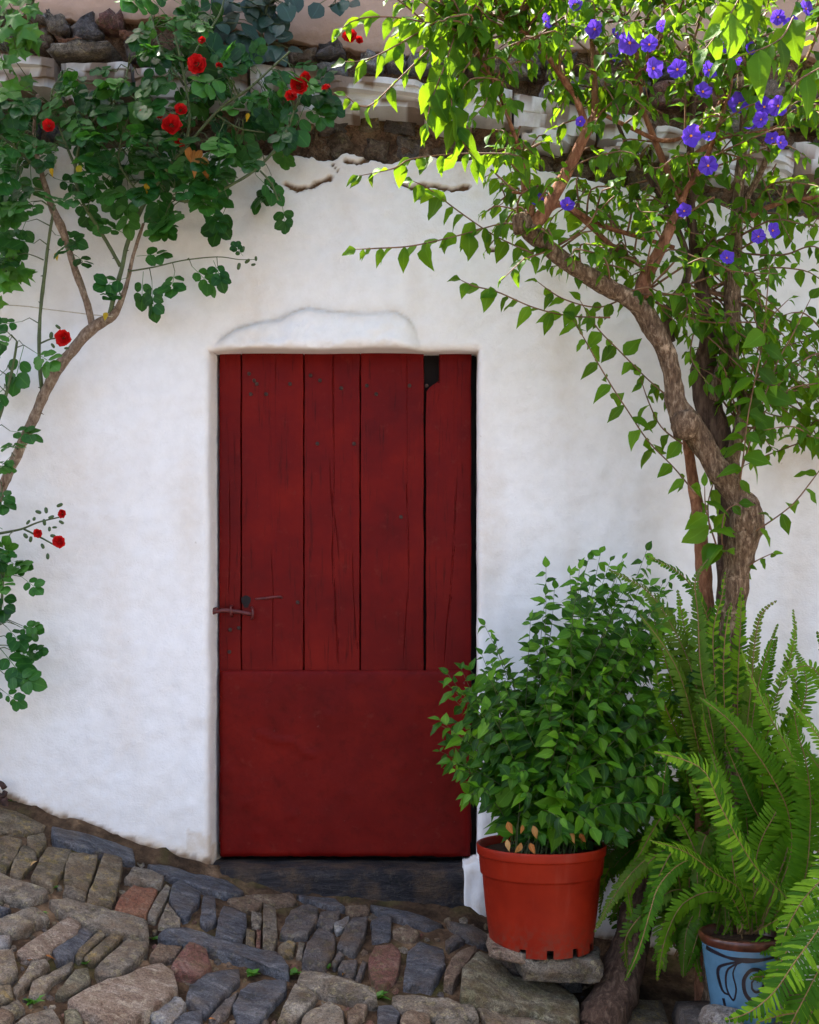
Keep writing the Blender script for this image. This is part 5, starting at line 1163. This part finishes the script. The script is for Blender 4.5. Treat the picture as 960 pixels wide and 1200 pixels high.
sset = leaf_set('ovate', 4, 300, M['shrubleaf'], curl=0.35, fold=0.3, wave=0.15) + leaf_set('lance', 5, 340, M['shrubleaf'], curl=0.4, fold=0.35, wave=0.15)
foliage(shrub, SL, sset, M['shrubleaf'])
for k in range(9):
    a = U(562, 690); b = U(962, 990); place('leaf', random.choice(ds_)[1], frame(P(a, b, PY - 0.19 * math.sqrt(max(0.05, 1 - ((a - 634) / 76) ** 2)) + U(-.03, .03)), V((U(-.6, .6), U(-.6, 0), -1)), V((U(-.7, .7), -1, .3)), U(.025, .045)), shrub)

# ------------------------------------------------------------------ ferns
def frond(root, pts, hw, mat='fern', nrm=None, spacing=0.0105, seed=0, taper=0.35):
    """pts base -> tip as (px, py, y). Pinnae are separate narrow leaflets on both sides of the midrib."""
    rs = random.Random(seed); w = [P(*q) for q in pts]; pp, _ = spline(w, [0] * len(w), 0.006); n = len(pp); m_ = MB()
    cum = [0]
    for i in range(n - 1): cum.append(cum[-1] + (pp[i + 1] - pp[i]).length)
    tot = cum[-1]; s = tot * 0.04; nv = V(nrm) if nrm else V((U(-.5, .5), -0.75, 0.65 + U(-.3, .3))); k = 0; tn = R()
    ymean = sum(q[1] for q in [(p, p.y) for p in pp]) / n; L0 = hw * 1.18 / FPX * (DIST + ymean)
    while s < tot:
        i = min(n - 2, int(np.searchsorted(cum, s)) - 1 if s > 0 else 0); i = max(i, 0); p = lerp(pp[i], pp[i + 1], clamp((s - cum[i]) / max(1e-6, cum[i + 1] - cum[i]))); d = (pp[min(i + 3, n - 1)] - pp[max(i - 3, 0)]).normalized()
        t = s / tot; nv2 = nv + V((0.35 * math.sin(2.5 * t + seed), 0, 0.25 * math.sin(3.1 * t + 2 * seed))); z = (nv2 - d * nv2.dot(d)).normalized(); x = d.cross(z)
        prof_ = min(1, (t + 0.12) / 0.3) * (1 - max(0, (t - 0.55) / 0.45) ** 1.7 * 0.9) * (0.55 + 0.45 * min(1, t / 0.25))
        for sg in (-1, 1):
            if rs.random() < 0.03: continue
            ln = L0 * prof_ * rs.uniform(0.74, 1.1); wd = spacing * rs.uniform(0.46, 0.60)
            dv = (x * sg + d * (0.22 + 0.5 * t) + z * rs.uniform(-.24, .16) - V((0, 0, rs.uniform(0.0, 0.25)))).normalized(); e = (d - dv * d.dot(dv)).normalized(); zz = dv.cross(e) * sg
            cup = -0.16 * ln
            vs = [p - e * wd * .55, p + e * wd * .75, p + dv * ln * .5 + e * wd * .95 + z * 0.04 * ln, p + dv * ln * .5 - e * wd * .75 + z * 0.04 * ln, p + dv * ln * .85 + e * wd * .75 + z * cup * .5, p + dv * ln * .85 - e * wd * .45 + z * cup * .5, p + dv * ln + e * wd * .2 + z * cup]
            m_.add(vs, [(0, 1, 2, 3), (3, 2, 4, 5), (5, 4, 6)], tint=(tn + rs.uniform(-.12, .12)) % 1, mid=0.0)
        s += spacing * rs.uniform(0.85, 1.15)
    o = m_.build('frond', M[mat], root, pp[0]); r_ = MB(); tube(r_, w, [0.0022] + [0.0017] * (len(w) - 2) + [0.0007], 5, 0.02); r_.build('midrib', M['midrib'], o, pp[0]); return o
fern1 = empty('fern', bc + V((0, 0, bh * 0.9)), 'sword fern with long arching fronds growing from the blue glazed pot', 'fern', 'ferns at the right')
fern2 = empty('fern', P(850, 1000, -.3), 'upright yellow green fern fronds in front of the tree trunk', 'fern', 'ferns at the right')
fern3 = empty('fern', P(1010, 1150, -.85), 'bright sword fern hanging over the bottom right corner', 'fern', 'ferns at the right')
FB = (880, 1095, BY)
frond(fern1, [FB,(925,1062,-.72),(883,1013,-.80),(846,948,-.84),(827,906,-.86),(800,890,-.88),(767,882,-.92)], 27, seed=1)
frond(fern1, [FB,(868,1045,-.68),(837,1023,-.74),(804,999,-.80),(762,985,-.88)], 19, seed=2, nrm=(.2, -.6, .8))
frond(fern1, [FB,(845,1030,-.64),(815,1008,-.70),(790,1018,-.74),(771,1041,-.77),(762,1069,-.79),(748,1116,-.80),(732,1150,-.80)], 13, seed=3, nrm=(-.5, -.8, .4))
frond(fern1, [(890,1090,BY),(925,1010,-.62),(925,957,-.66),(907,915,-.68),(879,873,-.70),(851,841,-.72),(820,817,-.75)], 19, seed=4)
frond(fern1, [(895,1090,BY),(958,1000,-.60),(950,930,-.64),(925,880,-.66),(905,845,-.68),(883,799,-.70),(869,761,-.72)], 22, seed=5)
frond(fern1, [(890,1090,BY),(945,1020,-.56),(935,960,-.58),(915,915,-.6),(895,880,-.62),(880,850,-.63)], 16, seed=6)
frond(fern1, [(870,1100,BY),(860,1060,-.55),(835,1045,-.55),(800,1060,-.56),(780,1100,-.58),(770,1150,-.58)], 13, seed=7)
frond(fern1, [(880,1095,BY),(905,1000,-.56),(880,940,-.58),(862,900,-.58),(850,870,-.6)], 16, seed=8)
frond(fern1, [(900,1095,BY),(940,1040,-.7),(950,960,-.72),(946,900,-.74),(935,860,-.76),(930,830,-.78)], 20, seed=9)
frond(fern1, [(880,1105,BY-.08),(890,1105,-.72),(905,1115,-.75)], 12, seed=10); frond(fern1, [(905,1110,BY-.1),(915,1140,-.74),(885,1145,-.78),(880,1148,-.8)], 8, seed=11)
for k in range(16):
    a = U(810, 965); b = U(840, 1020); frond(fern1, [(880 + U(-15, 15), 1095, BY), ((880 + a) / 2 + U(-10, 10), (1095 + b) / 2 - 20, BY + .05 + U(-.05, .08)), (a, b, BY + U(-.05, .15)), (a + U(-30, 20), b - U(20, 45), BY + U(-.05, .15))], U(12, 18), seed=40 + k)
F2 = (848, 1040, -.33)
frond(fern2, [F2,(840,930,-.35),(826,870,-.4),(815,800,-.44),(792,742,-.47),(760,694,-.5),(715,668,-.52)], 21, 'fernold', seed=12)
frond(fern2, [F2,(850,930,-.36),(842,850,-.40),(838,780,-.43),(828,720,-.46),(800,675,-.49),(760,652,-.52)], 19, 'fern', seed=13)
frond(fern2, [F2,(862,920,-.42),(865,794,-.50),(868,733,-.52),(869,690,-.53)], 16, 'fern', seed=14)
frond(fern2, [F2,(872,930,-.44),(884,830,-.50),(896,775,-.52),(911,733,-.54)], 14, 'fern', seed=15); frond(fern2, [F2,(866,930,-.44),(880,810,-.50),(884,760,-.52),(892,720,-.53),(910,704,-.54)], 12, 'fernold', seed=16)
frond(fern2, [F2,(845,900,-.46),(838,800,-.53),(836,740,-.54),(846,700,-.55),(850,672,-.56)], 14, 'fern', seed=17)
frond(fern2, [F2,(830,930,-.44),(815,860,-.5),(800,800,-.53),(780,760,-.55),(750,720,-.57)], 17, 'fernold', seed=18)
frond(fern2, [F2,(850,880,-.48),(848,780,-.54),(852,730,-.55),(858,705,-.55)], 13, 'fern', seed=19); frond(fern2, [F2,(838,880,-.5),(822,790,-.56),(818,720,-.57),(815,680,-.57),(830,655,-.57)], 14, 'fernold', seed=20)
frond(fern2, [F2,(800,1000,-.42),(770,1000,-.46),(745,1018,-.50),(720,1050,-.52),(697,1092,-.53)], 12, 'fernold', seed=21); frond(fern2, [F2,(810,1020,-.44),(780,1020,-.48),(760,1050,-.5),(745,1090,-.5)], 11, 'fernold', seed=22)
for k in range(40):
    a = U(760, 945); b = U(740, 960); frond(fern2, [F2, ((848 + a) / 2, (1000 + b) / 2, -.36), (a, b, U(-.5, -.36)), (a + U(-20, 20), b - U(30, 60), U(-.5, -.36))], U(12, 17), seed=60 + k)
for k in range(60):                                  # low filler fronds added to darken the corner between the pots
    a = U(715, 860); b = U(940, 1080); frond(fern2, [(820 + U(-40, 40), 1110, -.18), ((820 + a) / 2, b - U(10, 40), U(-.2, -.12)), (a, b, U(-.26, -.10)), (a - U(-15, 30), b + U(30, 70), U(-.28, -.10))], U(12, 17), random.choice(('fern', 'fern', 'fernold')), seed=110 + k)
for k in range(14):
    a = U(860, 975); b = U(900, 1060); frond(fern1, [(885 + U(-10, 20), 1095, BY), ((885 + a) / 2, (1080 + b) / 2 - 15, BY + .08), (a, b, BY + U(.0, .2)), (a + U(-15, 25), b - U(20, 50), BY + U(.0, .2))], U(12, 18), seed=140 + k)
for k in range(34):                                  # fronds in front of the stems, behind the pots
    a = U(735, 905); b = U(985, 1110); frond(fern2, [(830 + U(-40, 40), 1120, -.46), ((840 + a) / 2, b - U(10, 50), -.48), (a, b, U(-.54, -.46)), (a + U(-25, 10), b + U(20, 60), U(-.56, -.48))], U(10, 15), random.choice(('fern', 'fernold')), seed=170 + k)
F3 = (1020, 1060, -.9)
frond(fern3, [F3,(990,1050,-.92),(950,1070,-.95),(925,1110,-.97),(905,1150,-.98),(898,1180,-.98)], 20, seed=32, nrm=(-.3, -.8, .5))
frond(fern3, [F3,(1000,1090,-1.0),(975,1140,-1.04),(950,1190,-1.06),(940,1230,-1.06)], 22, seed=33, nrm=(-.3, -.8, .5))
frond(fern3, [F3,(985,1045,-.98),(960,1088,-1.04),(930,1130,-1.08),(907,1163,-1.1),(879,1186,-1.1),(850,1196,-1.1)], 24, seed=23, nrm=(-.3, -.8, .5))
frond(fern3, [F3,(990,1080,-1.0),(963,1130,-1.06),(945,1165,-1.09),(925,1205,-1.1),(915,1235,-1.1)], 26, seed=24, nrm=(-.3, -.8, .5))
frond(fern3, [F3,(985,1010,-.9),(960,1034,-.93),(939,1058,-.95),(921,1092,-.96),(911,1128,-.96)], 20, seed=25, nrm=(-.3, -.8, .5))
frond(fern3, [F3,(985,1100,-.9),(975,1160,-.95),(968,1200,-.98),(965,1230,-1.0)], 22, seed=26); frond(fern3, [F3,(1000,960,-.75),(985,850,-.7),(965,800,-.68),(945,780,-.67),(907,800,-.67)], 14, seed=27)
frond(fern3, [F3,(1000,1000,-.8),(980,940,-.78),(960,900,-.78),(945,880,-.78)], 18, seed=28); frond(fern3, [F3,(1010,960,-.74),(990,860,-.72),(970,780,-.72),(958,740,-.72)], 16, seed=29)
frond(fern3, [(1020,1180,-.9),(960,1185,-1.0),(915,1190,-1.04),(885,1200,-1.05)], 14, seed=30); frond(fern3, [F3,(1010,1000,-.86),(980,900,-.84),(950,850,-.82),(925,820,-.8)], 18, seed=31)
f3p = P(1025, 1120, -.88)
v_, f_ = lathe([(0.085, G(f3p.x, f3p.y) - f3p.z), (0.125, 0.09), (0.13, 0.12), (0.118, 0.12), (0.112, 0.09), (0.001, 0.085)], 40, f3p.x, f3p.y, f3p.z - 0.02)
o = build('clay_pot', v_, f_, M['brick']); tag(o, 'clay pot just past the right edge under the bright fern', 'flower pot')

# ------------------------------------------------------------------ weeds, litter, iron ring
wset = leaf_set('ovate', 4, 1500, M['vineleaf'], curl=0.4)
for i, (a, b, s, lab) in enumerate([(97,1079,12,'green weed tuft at the upper end of the pinkish long cobble'), (47,1073,9,'small green weed beside the grey slab at the left edge'), (40,1176,16,'largest green weed tuft among the bottom left cobbles'), (100,1130,7,'tiny weed between the thin cobbles on the left'),
        (180,1101,7,'tiny weed at the left tip of the long blue slab'), (296,1143,11,'green weed below the right half of the long blue slab'), (345,1142,11,'green weed at the right tip of the long blue slab'), (383,1134,7,'tiny round-leaved weed by the dark cobbles'),
        (443,1170,12,'weed between the two grey edging slabs at the bottom'), (62,1041,7,'tiny weed below the mossy cobbles on the left'), (12,940,7,'tiny weed at the foot of the white wall')]):
    g = PG(a, b, -0.01); m_ = MB(); 
    for k in range(9):
        az = U(0, 6.283); d = V((math.cos(az), math.sin(az), U(.3, 1.3))); (v, f, mid), _ = wset[k % 4]; Mx = frame(g + V((U(-.006, .006), U(-.006, .006), 0)), d, V((-d.x, -d.y, 1.2)), s / FPX * (DIST + g.y) * U(.7, 1.2)); m_.add([Mx @ q for q in v], f, mid=mid, tint=R())
    o = m_.build('weed', M['vineleaf'], None, g); tag(o, lab, 'weed', 'weeds in the paving joints')
for a, b, lab in [(53, 1120, 'dry orange leaf at the lower end of the pinkish long cobble'), (404, 1141, 'dry orange leaf on the dark cobbles near the red stone'), (34, 1125, 'dry orange leaf by the left edge cobbles'), (245, 1194, 'dry leaf between blue cobbles at the bottom edge'), (44, 1009, 'dry reddish leaf between the mossy cobbles'), (705, 1192, 'dry orange leaf on the soil right of the lichen stone')]:
    g = PG(a, b, 0.01); me = random.choice(ds_)[1]; o = place('fallen_leaf', me, frame(g, V((U(-1, 1), U(-1, 1), -.15)), V((U(-.3, .3), U(-.3, .1), 1)), U(.022, .034))); tag(o, lab, 'leaf', 'dry leaves on the paving')
m_ = MB(); c = P(4, 926, -.035)
tube(m_, [c + V((0.018 * math.cos(t) - 0.012, -0.006 * math.sin(2 * t), 0.022 * math.sin(t))) for t in [0.3 + 5.7 * k / 14 for k in range(15)]], 0.0095, 8, 0.008, 0.2, 60); tube(m_, [c + V((0, .005, -.026)), c + V((.006, .01, -.07))], [0.012, 0.015], 8, 0.01, 0.2, 60)
o = m_.build('iron_ring', M['rust']); tag(o, 'rusty iron ring at the foot of the white wall, left edge', 'iron ring')
